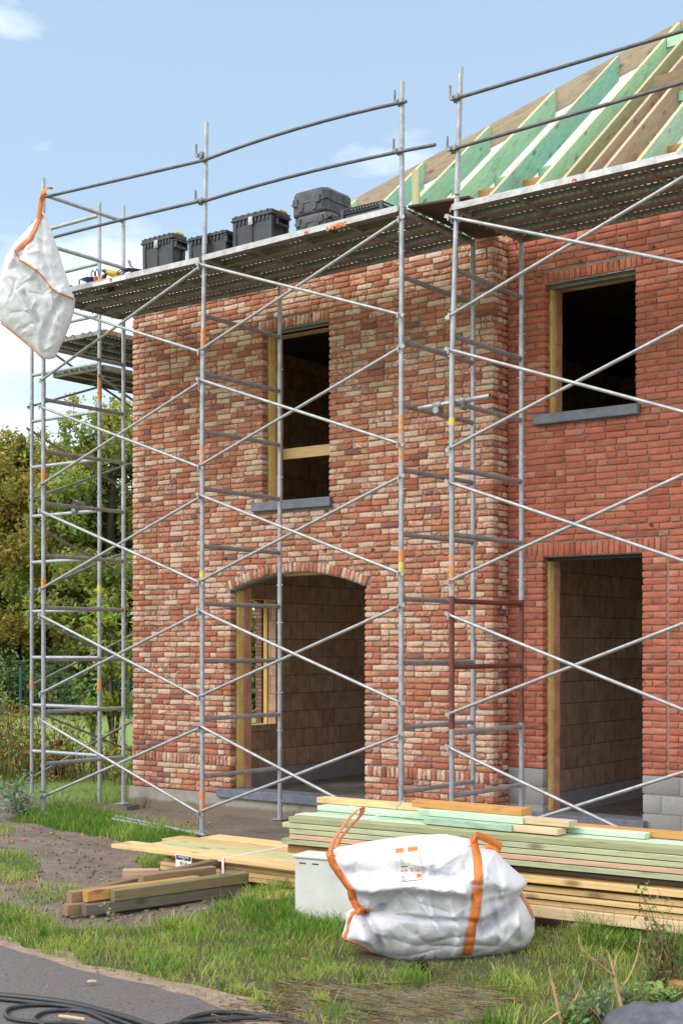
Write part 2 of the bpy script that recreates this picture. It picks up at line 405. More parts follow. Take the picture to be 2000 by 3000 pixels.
def brick_field(bricks, O, U, N, x0, x1, z0, z1, ch, bl, excl, pal, joint=.009, depth=.1, r=rnd, wild=True):
    """courses of bricks in the upright plane through O along U, outward normal N; x measured along U from O"""
    O, U, N = np.array(O, float), np.array(U, float), np.array(N, float); nz = int(round((z1-z0)/ch)); ch = (z1-z0)/nz
    for i in range(nz):
        zc = z0+(i+.5)*ch
        for a, b in free_spans(x0, x1, excl(zc)):
            x = a; first = True
            while x < b-1e-4:
                L = bl
                if first: L = bl*(.5 if i % 2 else 1.); first = False
                elif wild and r.random() < .22: L = bl*.5
                L *= r.uniform(.97, 1.03)
                if b-x-L < bl*.3: L = b-x
                if L > bl*1.3: L = (b-x)/2
                c = O+U*(x+L/2)+np.array([0, 0, zc])
                bricks.append((c, U, np.array([0, 0, 1.]), N, (L-joint*r.uniform(.7, 1.5))/2, (ch-joint*r.uniform(.8, 1.3))/2, depth, pal(r)))
                x += L
def soldiers(bricks, O, U, N, x0, x1, z0, z1, w, pal, joint=.009, depth=.1, r=rnd):
    O, U, N = np.array(O, float), np.array(U, float), np.array(N, float); n = int(round((x1-x0)/w)); w = (x1-x0)/n
    for i in range(n):
        c = O+U*(x0+(i+.5)*w)+np.array([0, 0, (z0+z1)/2])
        bricks.append((c, np.array([0, 0, 1.]), -U, N, (z1-z0-joint)/2, (w-joint*r.uniform(.8, 1.3))/2, depth, pal(r)))
def slab(mb, ax, o0, o1, a0, a1, z0, z1, holes, m=0):
    """upright wall slab: thickness o0..o1 across, extent a0..a1 along, with rectangular holes (a0,a1,z0,z1)"""
    As = sorted({a0, a1, *[min(max(h[0], a0), a1) for h in holes], *[min(max(h[1], a0), a1) for h in holes]})
    for i in range(len(As)-1):
        A, B = As[i], As[i+1]
        if B-A < 1e-5: continue
        cuts = sorted([(h[2], h[3]) for h in holes if h[0] <= A+1e-6 and h[1] >= B-1e-6])
        z = z0
        for c, d in cuts+[(z1, z1)]:
            if c > z+1e-5:
                if ax == 'x': mb.box((A, o0, z), (B, o1, c), m)
                else: mb.box((o0, A, z), (o1, B, c), m)
            z = max(z, d)
XL, XC, YF, YR, ZT = -12.40, -7.188, 12.02, 12.29, 6.10
XE = -1.6; YB = 23.0
EZ = 5.95; MS = .83                       # eaves line and roof pitch
house = empty('brick_house', (-8, 12.3, 0), 'unfinished two storey brick house with open window holes and bare roof timbers', 'house')
# --- reclaimed front
DX0, DX1 = -10.76, -8.82; SPR, APX = 2.555, 2.735
hw = (DX1-DX0)/2; rise = APX-SPR; AR = (hw*hw+rise*rise)/(2*rise); AXC = (DX0+DX1)/2; AZC = APX-AR
def arch_excl(z, ro=0.):
    R = AR+ro
    if z < SPR-.01: return (DX0, DX1)
    if z >= AZC+R: return None
    h = math.sqrt(R*R-(z-AZC)**2); 
    return (AXC-min(h, hw+ro*.62), AXC+min(h, hw+ro*.62))
WX0, WX1, WZ0, WZ1 = -10.27, -9.31, 3.555, 5.515
def excl_old(z):
    e = []
    a = arch_excl(z, .118) if z > .22 else None
    if z < .235: e.append((DX0-.17, DX1+.10))
    elif a: e.append(a)
    if WZ0-.115 < z < WZ0: e.append((WX0-.13, WX1+.05))
    elif WZ0 <= z < WZ1: e.append((WX0, WX1))
    elif WZ1 <= z < WZ1+.122: e.append((WX0-.07, WX1))
    if .483 < z < .61: e.append((XL, XC))
    return e
B = []
brick_field(B, (0, YF, 0), (1, 0, 0), (0, -1, 0), XL, XC, .165, ZT, .0635, .218, excl_old, pal_old, joint=.0115)
def band(x0, x1): soldiers(B, (0, YF, 0), (1, 0, 0), (0, -1, 0), x0, x1, .486, .607, .058, pal_old, joint=.011)
band(XL, DX0); band(DX1, XC)
soldiers(B, (0, YF, 0), (1, 0, 0), (0, -1, 0), WX0-.07, WX1, WZ1+.008, WZ1+.122, .058, pal_old, joint=.011)
nA = 35
for i in range(nA):
    ha = math.asin((hw+.035)/(AR+.055)); t = -ha+2*ha*(i+.5)/nA
    rad = np.array([math.sin(t), 0, math.cos(t)]); tan = np.array([math.cos(t), 0, -math.sin(t)])
    c = np.array([AXC, YF-.004, AZC])+rad*(AR+.058)
    B.append((c, rad, -tan, np.array([0, -1., 0]), .053, (2*ha*(AR+.058)/nA-.009)/2, .1, pal_old(rnd)))
# return of the projecting part, facing right
brick_field(B, (XC, 0, 0), (0, 1, 0), (1, 0, 0), YF+.10, YR+.06, .165, ZT, .0635, .17, lambda z: [], pal_old, joint=.0115)
brick_object('weathered_brickwork', B, M['brick_old'], house, cut=.010, bev=.0045, jit=.0034, seed=3)
mb = MB(); mo = M['mortar']
slab(mb, 'x', YF+.016, YF+.11, XL+.016, XC-.022, .165, ZT-.01, [(DX0-.02, DX1+.02, .165, APX+.13), (WX0-.02, WX1+.02, WZ0-.1, WZ1+.008)])
mb.box((XC-.09, YF+.112, .165), (XC-.024, YR+.05, ZT-.01))
N = 32                                   # mortar over the arch
for i in range(N):
    x0 = DX0-.02+(DX1-DX0+.04)*i/N; x1 = DX0-.02+(DX1-DX0+.04)*(i+1)/N
    z = [AZC+math.sqrt(max(0, (AR+.006)**2-(x-AXC)**2)) for x in (x0, x1)]
    vs = [(x, y, zz) for y in (YF+.016, YF+.11) for x, zz in ((x0, z[0]), (x1, z[1]), (x1, APX+.13), (x0, APX+.13))]
    mb.add(vs, [(0,1,2,3), (7,6,5,4), (0,4,5,1)])
mb.build('mortar_joints', mo, house)
# --- red brick part, set back
RD0, RD1, RDT = -6.771, -5.697, 2.796; RW0, RW1, RWZ0, RWZ1 = -6.746, -5.768, 4.244, 5.563
EXP = -5.44
def excl_red(z):
    e = []
    if z < RDT: e.append((RD0, RD1))
    if RDT <= z < RDT+.15: e.append((-7.02, EXP))
    if RWZ0-.105 < z < RWZ0: e.append((RW0-.11, RW1+.05))
    elif RWZ0 <= z < RWZ1: e.append((RW0, RW1))
    elif RWZ1 <= z < RWZ1+.116: e.append((RW0-.03, RW1+.08))
    if z < RDT+.15: e.append((EXP, EXP+.012))
    return e
B = []
brick_field(B, (0, YR, 0), (1, 0, 0), (0, -1, 0), XC, XE, .655, ZT, .0655, .222, excl_red, pal_red, joint=.0105)
soldiers(B, (0, YR, 0), (1, 0, 0), (0, -1, 0), -7.02, EXP, RDT+.004, RDT+.148, .061, pal_red)
soldiers(B, (0, YR, 0), (1, 0, 0), (0, -1, 0), RW0-.03, RW1+.08, RWZ1+.004, RWZ1+.114, .061, pal_red)
brick_object('red_brickwork', B, M['brick_red'], house, cut=.004, bev=.003, jit=.002, seed=5)
B = []
brick_field(B, (0, YR+.006, 0), (1, 0, 0), (0, -1, 0), XC+.002, XE, -.27, .655, .185, .39, lambda z: [(RD0, RD1)] if z > .12 else [(RD0-.15, RD1+.05)] if z > .05 else [], pal_blk, joint=.01, wild=False)
brick_object('grey_blockwork', B, M['block'], house, cut=.003, bev=.003, jit=.001, seed=6)
mb = MB()
slab(mb, 'x', YR+.013, YR+.10, XC-.0, XE-.01, .655, ZT-.01, [(RD0-.02, RD1+.02, .655, RDT), (RW0-.02, RW1+.02, RWZ0-.09, RWZ1)])
mb.build('red_wall_mortar', M['mortar'], house)
mb = MB(); slab(mb, 'x', YR+.012, YR+.10, XC+.004, XE-.01, -.28, .652, [(RD0-.02, RD1+.02, .1, .652)]); mb.build('block_mortar', M['mortar_grey'], house)
# --- plinth, sills, lintels
mb = MB(); mb.box((XL-.03, YF-.025, -.4), (XC-.004, YF+.11, .16)); mb.build('concrete_plinth', M['plinth'], house)
def sill(name, x0, x1, y0, y1, z0, z1):
    w = MB(); w.beam(((x0), (y0+y1)/2, (z0+z1)/2), (x1, (y0+y1)/2, (z0+z1)/2), y1-y0, z1-z0, ch=.006); return w
def opening(name, parts):      # window or door hole: a part whose sill and lintel are its own sub-parts
    first = None
    for nm, w, mt in parts:
        o = w.build(nm, mt, first or house); first = first or o
s1 = sill('', DX0-.17, DX1+.10, YF-.07, YF+.26, .125, .225)
opening('door', [('doorway_sill', s1, M['stone'])])
w = MB(); w.beam((WX0-.13, YF+.10, WZ0-.053), (WX1+.05, YF+.10, WZ0-.053), .30, .104, ch=.006)
l = MB(); l.box((WX0-.06, YF+.012, WZ1-.006), (WX1+.0, YF+.11, WZ1+.003)); l.box((WX0, YF+.11, WZ1-.02), (WX1, YF+.20, WZ1+.03))
opening('window', [('window_sill', w, M['stone']), ('window_lintel', l, M['lintel'])])
w = MB(); w.beam((RW0-.11, YR+.09, RWZ0-.052), (RW1+.05, YR+.09, RWZ0-.052), .30, .102, ch=.006)
l = MB(); l.box((RW0-.02, YR+.012, RWZ1-.007), (RW1+.0, YR+.11, RWZ1+.003)); l.box((RW0, YR+.11, RWZ1-.03), (RW1, YR+.20, RWZ1+.03))
opening('window', [('window_sill', w, M['stone']), ('window_lintel', l, M['lintel'])])
w = MB(); w.beam((RD0-.15, YR+.09, .165), (RD1+.05, YR+.09, .165), .34, .10, ch=.006)
l = MB(); l.box((RD0-.02, YR+.012, RDT-.002), (RD1, YR+.11, RDT+.003)); l.box((RD0, YR+.11, RDT-.03), (RD1, YR+.20, RDT+.05))
opening('door', [('doorway_sill', w, M['stone']), ('doorway_lintel', l, M['steel_dark'])])
l = MB(); N = 28                           # bent plate under the arch
for i in range(N):
    q = []
    for j in (i, i+1):
        t = -math.asin(hw/AR)+2*math.asin(hw/AR)*j/N
        for R in (AR-.006, AR+.002): q.append((AXC+math.sin(t)*R, AZC+math.cos(t)*R))
    vs = [(x, y, z) for y in (YF+.012, YF+.20) for x, z in q]
    l.add(vs, [(0,2,3,1), (4,5,7,6), (0,4,6,2)], 0, True)
l.build('arch_lintel', M['lintel'], house)
# --- insulation and inner leaf
IY = YF+.20; holesF = [(DX0+.005, DX1-.005, .2, APX-.02), (WX0+.005, WX1-.005, WZ0, WZ1-.02)]
holesR = [(RD0+.005, RD1-.005, .2, RDT-.02), (RW0+.005, RW1-.005, RWZ0, RWZ1-.02)]
mb = MB()
slab(mb, 'x', YF+.125, YF+.22, XL+.125, XC-.10, .0, ZT-.05, holesF)
slab(mb, 'x', YR+.125, YR+.20, XC-.12, XE-.15, .0, ZT-.05, holesR); mb.build('insulation_board', M['insul'], house, bevel=.004)
mb = MB()
slab(mb, 'x', YF+.225, YF+.36, XL+.225, XC-.10, .0, ZT, [(a-.004+.004, b, c, d) for a, b, c, d in holesF])
slab(mb, 'x', YR+.205, YR+.34, XC-.09, XE-.2, .0, ZT, holesR); mb.build('inner_block_wall', M['clay'], house)
for X0, Yb, z0, z1 in ((DX0, YF+.232, .2, APX-.02), (WX0, YF+.232, WZ0, WZ1-.02), (RD0, YR+.212, .2, RDT-.02), (RW0, YR+.212, RWZ0, RWZ1-.02)):
    z = z0; k = 0; mb = MB()      # raw block ends at the left edge of each opening
    while z < z1-.01:
        e = min(z+.249, z1)
        if k % 3 != 1: mb.box((X0+.004, Yb, z+.006), (X0+.010+.004*(k % 2), Yb+.125, e-.003))
        else:
            for j in range(3): mb.box((X0+.004, Yb+.008+j*.042, z+.006), (X0+.013, Yb+.036+j*.042, e-.003))
        z = e; k += 1
    mb.build('block_ends', M['clay_red'], house)
# --- side, back and dividing walls
SW = (13.0, 14.37, .84, 2.53)              # small window in the left side wall
mb = MB(); slab(mb, 'y', XL-.001, XL+.10, YF+.105, YB, .16, ZT, [SW])
slab(mb, 'x', YB-.1, YB, XL+.1, XE, .16, ZT, [(-11.9, -9.0, .2, 2.6), (-6.6, -3.2, .2, 2.6)]); slab(mb, 'y', XE-.1, XE, YR+.1, YB-.1, .16, ZT, []); mb.build('side_brick_wall', M['side_brick'], house)  # unseen rear openings added to let daylight into the ground floor
mb = MB(); slab(mb, 'y', XL+.16, XL+.22, YF+.23, YB-.2, 0, ZT-.05, [(SW[0]+.02, SW[1]-.02, SW[2], SW[3])]); mb.build('side_insulation', M['insul'], house)
mb = MB(); slab(mb, 'y', XL+.225, XL+.36, YF+.37, YB-.2, .245, ZT, [SW]); slab(mb, 'y', -7.55, -7.41, YR+.35, YB-.2, .245, 2.995, []); slab(mb, 'y', -9.25, -9.11, YR+.35, 18.98, 3.225, 5.915, [])
slab(mb, 'x', 19.0, 19.14, XL+.37, XE-.25, .245, ZT, [(-11.8, -8.6, .245, 2.6), (-6.9, -3.6, .245, 2.6)]); mb.build('partition_wall', M['clay'], house)  # rear partition gaps added to pass that daylight on to the front rooms
mb = MB(); slab(mb, 'y', XL+.222, XL+.358, YF+.37, YB-.2, -.1, .243, []); slab(mb, 'y', -7.553, -7.407, YR+.35, YB-.2, -.1, .243, [])
slab(mb, 'x', 18.99, 19.15, XL+.37, XE-.25, -.1, .243, []); mb.build('aerated_base_course', M['aerated'], house)
mb = MB(); mb.box((XL+.02, YF+.115, -.3), (XE-.02, YB-.11, .0)); mb.build('ground_floor', M['floor'], house)
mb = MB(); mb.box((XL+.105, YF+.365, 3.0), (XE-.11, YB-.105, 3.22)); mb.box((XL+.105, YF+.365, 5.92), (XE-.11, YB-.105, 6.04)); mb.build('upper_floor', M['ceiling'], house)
# timber guard across the tall window
a = PY(820, 1324, IY+.16); mb = MB(); mb.beam((WX0-.1, IY+.19, a.z-.03), (WX1+.2, IY+.19, a.z-.03), .035, .125); mb.build('guard_board', M['w_pine'], house, frame=frame_along((WX0, IY+.19, a.z), (WX1, IY+.19, a.z)))
# weep vents
for u, v, Y in ((748,1612,YF),(952,1612,YF),(1093,1610,YF),(1700,765,YR),(1913,722,YR),(815,933,YF),(958,1496,YF),(1549,1563,YR),(1908,1537,YR),(660,1637,YF)):
    p = PY(u, v, Y); mb = MB(); mb.beam(p+Vector((0, -.018, 0)), p+Vector((0, .05, 0)), .035, .022); mb.build('weep_vent', M['black_pl'], house)
# spray painted numerals on the inner block wall, seen through the arch
def text_mesh(name, body, size, M4, mat, parent=None, ext=.0006, stretch=1., **kw):
    cu = bpy.data.curves.new(name, 'FONT'); cu.body = body; cu.size = size; cu.extrude = ext; cu.align_x = 'CENTER'; cu.align_y = 'CENTER'; cu.offset = kw.pop('bold', 0)
    o = bpy.data.objects.new(name, cu); COL.objects.link(o); dg = bpy.context.evaluated_depsgraph_get()
    me = bpy.data.meshes.new_from_object(o.evaluated_get(dg)); bpy.data.objects.remove(o)
    me.materials.clear(); me.materials.append(mat)
    ob = bpy.data.objects.new(name, me); COL.objects.link(ob)
    me.transform(M4 @ Matrix.Diagonal((stretch, 1, 1, 1)))
    if parent: ob.parent = parent; ob.matrix_basis = wm(parent).inverted()
    return tag(ob, **kw)
def plane_M(o, x, y):
    x = Vector(x).normalized(); y = Vector(y).normalized(); z = x.cross(y); m = Matrix((x, y, z)).transposed().to_4x4(); m.translation = o; return m
M['spray'] = simple('green_spray', (.40, .75, .08), .8, var=.3, sc=30)
g = PX(847, 1962, XL+.363)
mb = MB()
def two(oy):
    pts = [(-.07,.09),(-.03,.14),(.03,.13),(.05,.07),(.0,-.02),(-.07,-.12),(-.02,-.135),(.07,-.15)]
    return [Vector((g.x, g.y+oy+a*1.0, g.z+b*1.05)) for a, b in pts]
for oy in (-.10, .12): mb.tube(two(oy), .011, 6)
mb.build('spray_numerals', M['spray'], house)
# ---------------------------------------------------------------- roof
TH = math.atan(MS); cT, sT = math.cos(TH), math.sin(TH); RIDGE_Y = YF+5.5
def roof_z(Y): return EZ+MS*(Y-YF)
def rafter(t, mat, name='rafter', w=.046, dv=.335, y0=.10, hipside=True):
    X = XL+t; y0 = .14 if t < 5.1 else .42; y1 = YF+min(t, 5.5)-(.03 if t < 5.5 else 0); ya = YF+y0
    P = [(ya, roof_z(ya)), (y1, roof_z(y1)), (y1, roof_z(y1)-dv), (ya, roof_z(ya)-dv)]
    m = MB(); vs = [(X+s*w/2, y, z) for s in (-1, 1) for y, z in P]
    m.add(vs, [(0,1,2,3), (7,6,5,4), (1,5,6,2), (2,6,7,3), (3,7,4,0)]); m.add(vs, [(0,4,5,1)], 1)
    return m.build(name, [mat, M['w_cream']], house, frame=frame_along((X, ya, roof_z(ya)), (X, y1, roof_z(y1))))
G, G2, MI, PA, BR, PK = M['w_green'], M['w_green2'], M['w_mint'], M['w_pale'], M['w_brown'], M['w_pink']
for t, mt in ((.80,G),(1.40,G2),(2.0,G),(2.615,G2),(3.229,G),(3.84,G),(4.44,G2),(5.03,G),(5.36,PA),(5.62,M['w_hip']),(5.84,PK),(6.22,MI),(6.66,MI),(7.25,G),(7.85,MI),(8.45,G),(9.05,MI),(9.65,G),(10.25,G2)):
    rafter(t, mt)
def hip(sx):   # hip board; its top edge is the hip line
    o = Vector((XL, YF, EZ)); e = o+Vector((5.5, 5.5, 5.5*MS)); n = Vector((1, -1, 0)).normalized()*.022
    m = MB(); a = o+Vector((.12,.12,.12*MS)); dv = Vector((0, 0, -.30))
    vs = [p+s for s in (-n, n) for p in (a, e, e+dv, a+dv)]
    m.add(vs, [(0,1,2,3), (7,6,5,4), (0,4,5,1), (1,5,6,2), (2,6,7,3), (3,7,4,0)])
    return m.build('hip_board', M['w_hip'], house, frame=frame_along(a, e))
hip(1)
m = MB(); m.beam((XL+5.5, RIDGE_Y, roof_z(RIDGE_Y)-.14), (XE, RIDGE_Y, roof_z(RIDGE_Y)-.14), .045, .30); m.build('ridge_board', M['w_brown'], house, frame=frame_along((XL+5.5, RIDGE_Y, 10), (XE, RIDGE_Y, 10)))
# underlay on the hip end and the rear slope
m = MB(); d = .035
def hz(X): return EZ+MS*(X-XL)+d
A = Vector((XL+.06, YF+.12, hz(XL+.06))); Bp = Vector((XL+5.46, YF+5.52, hz(XL+5.46))); Cc = Vector((XL+.06, YB-.1, hz(XL+.06)))
m.add([A, Bp, Cc, A+Vector((0,0,.004)), Bp+Vector((0,0,.004)), Cc+Vector((0,0,.004))], [(0,1,2), (5,4,3), (0,3,4,1), (1,4,5,2), (2,5,3,0)])
yb = YF+11.0; zr = roof_z(RIDGE_Y)+d
q = [Vector((XL+5.55, RIDGE_Y+.03, zr-.02)), Vector((XE, RIDGE_Y+.03, zr-.02)), Vector((XE, yb, EZ+d)), Vector((XL+.1, yb, EZ+d))]
m.add(q+[p+Vector((0,0,.004)) for p in q], [(0,1,2,3), (7,6,5,4), (0,4,5,1), (1,5,6,2), (2,6,7,3), (3,7,4,0)])
m.build('roof_underlay', M['underlay'], house)
for k in range(8):     # jack rafters of the hip end behind the underlay edge
    yy = YF+.8+k*.61
    if yy > YF+5.4: break
# purlin, nogging and props
def tim(name, p, q, w, h, mat, up=(0,0,1)):
    m = MB(); m.beam(p, q, w, h, up); return m.build(name, mat, house, frame=frame_along(p, q, up))
tim('purlin', (XL+2.1, 13.96, 7.22), (XE-.1, 13.96, 7.22), .07, .17, M['w_orange'])
tim('wall_plate', (XL+.3, YF+.28, 6.13), (XE-.1, YR+.28, 6.13), .18, .06, M['w_orange'])
p = PD(1218, 556, 14.9); tim('upright_board', p-Vector((0, 0, .28)), p+Vector((0, 0, .22)), .09, .03, PA, up=(0, 1, 0))
tim('roof_batten', (PY(1925, 252, 15.08).x, 15.02, 8.50), (XE, 15.02, 8.50), .08, .14, M['w_old'])
yy = 17.2; tim('nogging', (XL+5.06, 16.6, roof_z(16.6)-.06), (XL+5.34, 16.6, roof_z(16.6)-.06), .045, .17, M['w_green'])
tim('nogging', (XL+5.87, 15.1, roof_z(15.1)-.2), (XL+6.2, 15.1, roof_z(15.1)-.2), .045, .12, M['w_green2'])
for t0 in (3.26, 3.87, 4.47, 5.87): tim('nogging', (XL+t0, 14.3, roof_z(14.3)-.36), (XL+t0+.3, 14.3, roof_z(14.3)-.36), .05, .12, M['w_green'])
# ================================================================ scaffolding
YO, YI = 10.49, 11.75
JZ = [-.02, 1.18, 2.38, 3.58, 4.78, 5.98]
def mk_post(mb, x, y, z0, z1, lean, m=0, collar=None, paint=None, lx=1, ly=0):
    def L(z): k = lean*max(0, z-4.4); return Vector((x+k*lx, y+k*ly, z))
    zs = [z0]+[z for z in (4.4,) if z0 < z < z1]+[z1]
    mb.tube([L(z) for z in zs], .0245, 14, m)
    if collar: mb.tube([L(z0+.001), L(z0+.165)], .0275, 14, m)
    if paint:
        for c, a, b in paint: mb.tube([L(z0+a), L(z0+b)], .0279, 14, c)
    return L
def ladder_frame(parent, po, pi, z0, z1, rungs, lean=0, mats=None, paint_o=None, paint_i=None, collar=True, inner=True, rmat=None):
    d = (Vector((*pi, 0))-Vector((*po, 0))).normalized(); side = Vector((-d.y, d.x, 0)); Ls = []
    for pos, pt, ln in ((po, paint_o, lean), (pi, paint_i, lean if z0 > 5 else 0))[:2 if inner else 1]:
        mb = MB(); PL = mk_post(mb, pos[0], pos[1], z0, z1, ln, 0, collar, pt); Ls.append(PL)
        for zz in (z0+.20, z1-.22):          # brace pins
            if z0 < 5: mb.tube([PL(zz)-side*.045, PL(zz)+side*.045], .0065, 6, 0)
        mb.build('post', [mats or M['galv'], M['paint_o'], M['paint_y']], parent)
    if inner:
        for z in rungs:
            r = MB(); a, b = Ls[0](z), Ls[1](z); r.tube([a+d*.02, b-d*.02], .0235, 12)
            r.tube([a+d*.019, a+d*.028], .027, 12); r.tube([b-d*.028, b-d*.019], .027, 12)
            r.build('rung', rmat or M['galv_dark'], parent)
def pbrace(parent, a, b, r=.0162, mat=None):
    a, b = Vector(a), Vector(b); d = (b-a).normalized(); mb = MB()
    mb.tube([a, a+d*.03, a+d*.07, b-d*.07, b-d*.03, b], r, 10, rr=[r*.75, r*.75, r, r, r*.75, r*.75])
    sd = d.cross(Vector((0, 0, 1))).normalized(); u = sd.cross(d)
    for p, g in ((a, -1), (b, 1)):      # flattened lug and pin with its wedge
        mb.tube([p-sd*.03, p+sd*.03], .009, 6); mb.obox(p+d*g*.02, d*.035, sd*.004, u*.017); mb.obox(p+sd*.028+Vector((0, 0, -.012)), d*.006, sd*.004, Vector((0, 0, .03))); mb.obox(p-sd*.028+Vector((0, 0, -.012)), d*.006, sd*.004, Vector((0, 0, .03)))
    return mb.build('brace', mat or M['brace'], parent)
def cross(parent, A, B, offs=(0, 0, 0), n=5, dz=0):
    o = Vector(offs)
    for k in range(n):
        lo, hi = .16+1.2*k+dz, 1.05+1.2*k+dz
        a, b = Vector(A), Vector(B); c1, c2 = o*1.0, o*1.45
        pbrace(parent, Vector((a.x, a.y, lo))+c1, Vector((b.x, b.y, hi))+c1)
        pbrace(parent, Vector((a.x, a.y, hi))+c2, Vector((b.x, b.y, lo))+c2)
def deck_plank(parent, p, q, w, side, outer=False, label=False, mesh=[None]*1, h=.058):
    """perforated steel plank from p to q (top centre line), folded edges, cross stiffeners and end hooks"""
    p, q = Vector(p), Vector(q); d = (q-p).normalized(); s = Vector(side).normalized(); u = Vector((0, 0, 1)); L = (q-p).length
    mb = MB(); t = .0025
    def bx(a0, a1, s0, s1, z0, z1, m=0):
        c = p+d*((a0+a1)/2)+s*((s0+s1)/2)+u*((z0+z1)/2)
        mb.obox(c, d*(a1-a0)/2, s*(s1-s0)/2, u*(z1-z0)/2, m)
    hw_ = w/2
    bx(0, L, -hw_, -hw_+t, -h, 0, 1 if outer else 0); bx(0, L, hw_-t, hw_, -h, 0)
    bx(0, L, -hw_+t, -hw_+.022, -h, -h+t); bx(0, L, hw_-.022, hw_-t, -h, -h+t)
    rows = [-hw_+.048, hw_-.048]
    edges = [-hw_+t]; 
    for r0 in rows: edges += [r0-.009, r0+.009]
    edges.append(hw_-t)
    for i in range(0, len(edges), 2): bx(0, L, edges[i], edges[i+1], -t, 0)
    n = int(L/.060); st = L/n
    for r0 in rows:
        for i in range(n): bx(i*st, i*st+st*.5, r0-.009, r0+.009, -t, 0)
    for k in range(1, 4): bx(L*k/4-.012, L*k/4+.012, -hw_+t, hw_-t, -h, -h+.018)
    for e, sg in ((0, 1), (L, -1)):
        bx(e-.02 if sg > 0 else e-.03, e+.03 if sg > 0 else e+.02, -hw_+t, hw_-t, -h+.004, -.004)
        for so in (-hw_*.6, hw_*.6):
            c = p+d*(e-sg*.035)+s*so-u*.02
            mb.tube([c+d*sg*.03, c+u*.022, c-d*sg*.028, c-d*sg*.03-u*.03], .009, 6)
    return mb.build('deck_plank', [M['deck'], M['deck_face']], parent)
def deck(parent, A, B, side, w_total, n, zA, zB, outer_first=True):
    out = []
    for i in range(n):
        off = Vector(side)*(w_total*(i+.5)/n)
        out.append(deck_plank(parent, Vector((*A, zA))+off, Vector((*B, zB))+off, w_total/n-.006, side, outer=(i == 0)))
    return out
def clampy(mb, p):
    p = Vector(p); mb.tube([p-Vector((0, 0, .03)), p+Vector((0, 0, .03))], .034, 10); mb.box(p+Vector((.02, -.055, -.022)), p+Vector((.045, -.02, .022))); mb.box(p+Vector((-.05, -.05, -.02)), p+Vector((-.02, -.028, .02)))
def rail(parent, pts, r=.0165):
    mb = MB(); mb.tube(pts, r, 10)
    return mb.build('guard_rail', M['rail'], parent)
def bow(a, b, s, n=8):
    a, b = Vector(a), Vector(b); return [a.lerp(b, i/n)+Vector((0, 0, s*4*(i/n)*(1-i/n))) for i in range(n+1)]
def base_jack(parent, x, y, z=-.02):
    mb = MB(); mb.tube([(x, y, z-.002), (x, y, z+.16)], .029, 12); mb.box((x-.075, y-.075, z-.012), (x+.075, y+.075, z-.004)); return mb.build('base_plate', M['galv'], parent)
# ---- main front scaffold
P1, P2, P3, P4, P5 = -12.27, -9.785, -7.268, -6.713, -4.215
LEAN = {P1: 0, P2: .020, P3: .003, P4: .035, P5: .01}
sc1 = empty('scaffold', (-9.8, 11.1, 0), 'long two bay scaffold with tool boxes on its deck, before the mottled brick front', 'scaffold')
sc2 = empty('scaffold', (-6.7, 11.1, 0), 'scaffold with one rusty red lower frame, before the plain red brick wall', 'scaffold')
O_, Y_ = 1, 2
paints = {(P1,1):[(O_,.17,.19)], (P1,2):[(O_,.17,.30)], (P1,3):[(O_,.17,.36)], (P2,0):[(O_,.14,.42)], (P2,2):[(Y_,.20,.30)], (P2,3):[(O_,.17,.40)], (P2,4):[(O_,.20,.42)],
          (P3,2):[(Y_,.17,.30),(O_,.31,.42)], (P3,3):[(O_,.03,.28),(O_,.29,.47)], (P4,2):[(O_,.02,.38)], (P4,3):[(Y_,.34,.42)]}
for X, par in ((P1, sc1), (P2, sc1), (P3, sc1), (P4, sc2), (P5, sc2)):
    dz = -.03 if X in (P4, P5) else 0
    for k in range(5):
        z0, z1 = JZ[k]+(dz if k else 0), JZ[k+1]+dz
        red = X == P4 and k == 1
        ladder_frame(par, (X, YO), (X, YI), z0, z1, [JZ[k]+.56+dz if k else .54, JZ[k+1]-.04+dz], LEAN[X], mats=M['rust'] if red else None,
                     paint_o=paints.get((X, k)), paint_i=[(O_, .06, .3)] if (X, k) == (P2, 99) else None, collar=k > 0, rmat=M['rust'] if red else (M['galv'] if k in (0,) else None))
    base_jack(par, X, YO); base_jack(par, X, YI)
# guard posts above the deck
ladder_frame(sc1, (P1, YO), (P1, YI), 5.98, 7.29, [6.53, 7.10], 0, rmat=M['galv'])
for X, par, zt in ((P2, sc1, 7.34), (P3, sc1, 7.15), (P4, sc2, 7.12), (P5, sc2, 7.12)):
    ladder_frame(par, (X, YO), (X, YI), 5.98, zt, [], LEAN[X], inner=False)
cross(sc1, (P1, YO), (P2, YO), (0, -.026, 0)); cross(sc1, (P2, YO), (P3, YO), (0, -.026, 0), dz=.02); cross(sc2, (P4, YO), (P5, YO), (0, -.026, 0), dz=-.07)
D1 = 5.945
decks1 = deck(sc1, (P1-.04, YO-.035), (P2-.03, YO-.035), (0, 1, 0), 1.27, 4, 5.955, 5.95)
decks2 = deck(sc1, (P2+.03, YO-.035), (P3-.03, YO-.035), (0, 1, 0), 1.27, 4, 5.96, 6.0)
decks3 = deck(sc2, (P4+.03, YO-.035), (P5-.03, YO-.035), (0, 1, 0), 1.27, 4, 5.895, 5.90)
yr = YO-.04
a = PY(140, 574, yr); b = PY(594, 470, yr); c = PY(1175, 301, yr)
rail(sc1, bow(a-Vector((.05, 0, 0)), b+Vector((.05, 0, 0)), .0)); rail(sc1, bow(b, PY(1190, 296, yr), .045))
a = PY(150, 697, yr); b = PY(594, 587, yr)
rail(sc1, bow(PY(118, 705, yr), b+Vector((.04, 0, 0)), .01)); rail(sc1, bow(PY(600, 588, yr), PY(1275, 423, yr), .035))
rail(sc2, bow(PY(1326, 290, yr), Vector((P5+.1, yr, 6.86)), .0)); rail(sc2, bow(PY(1318, 438, yr), Vector((P5+.1, yr, 6.45)), .0))
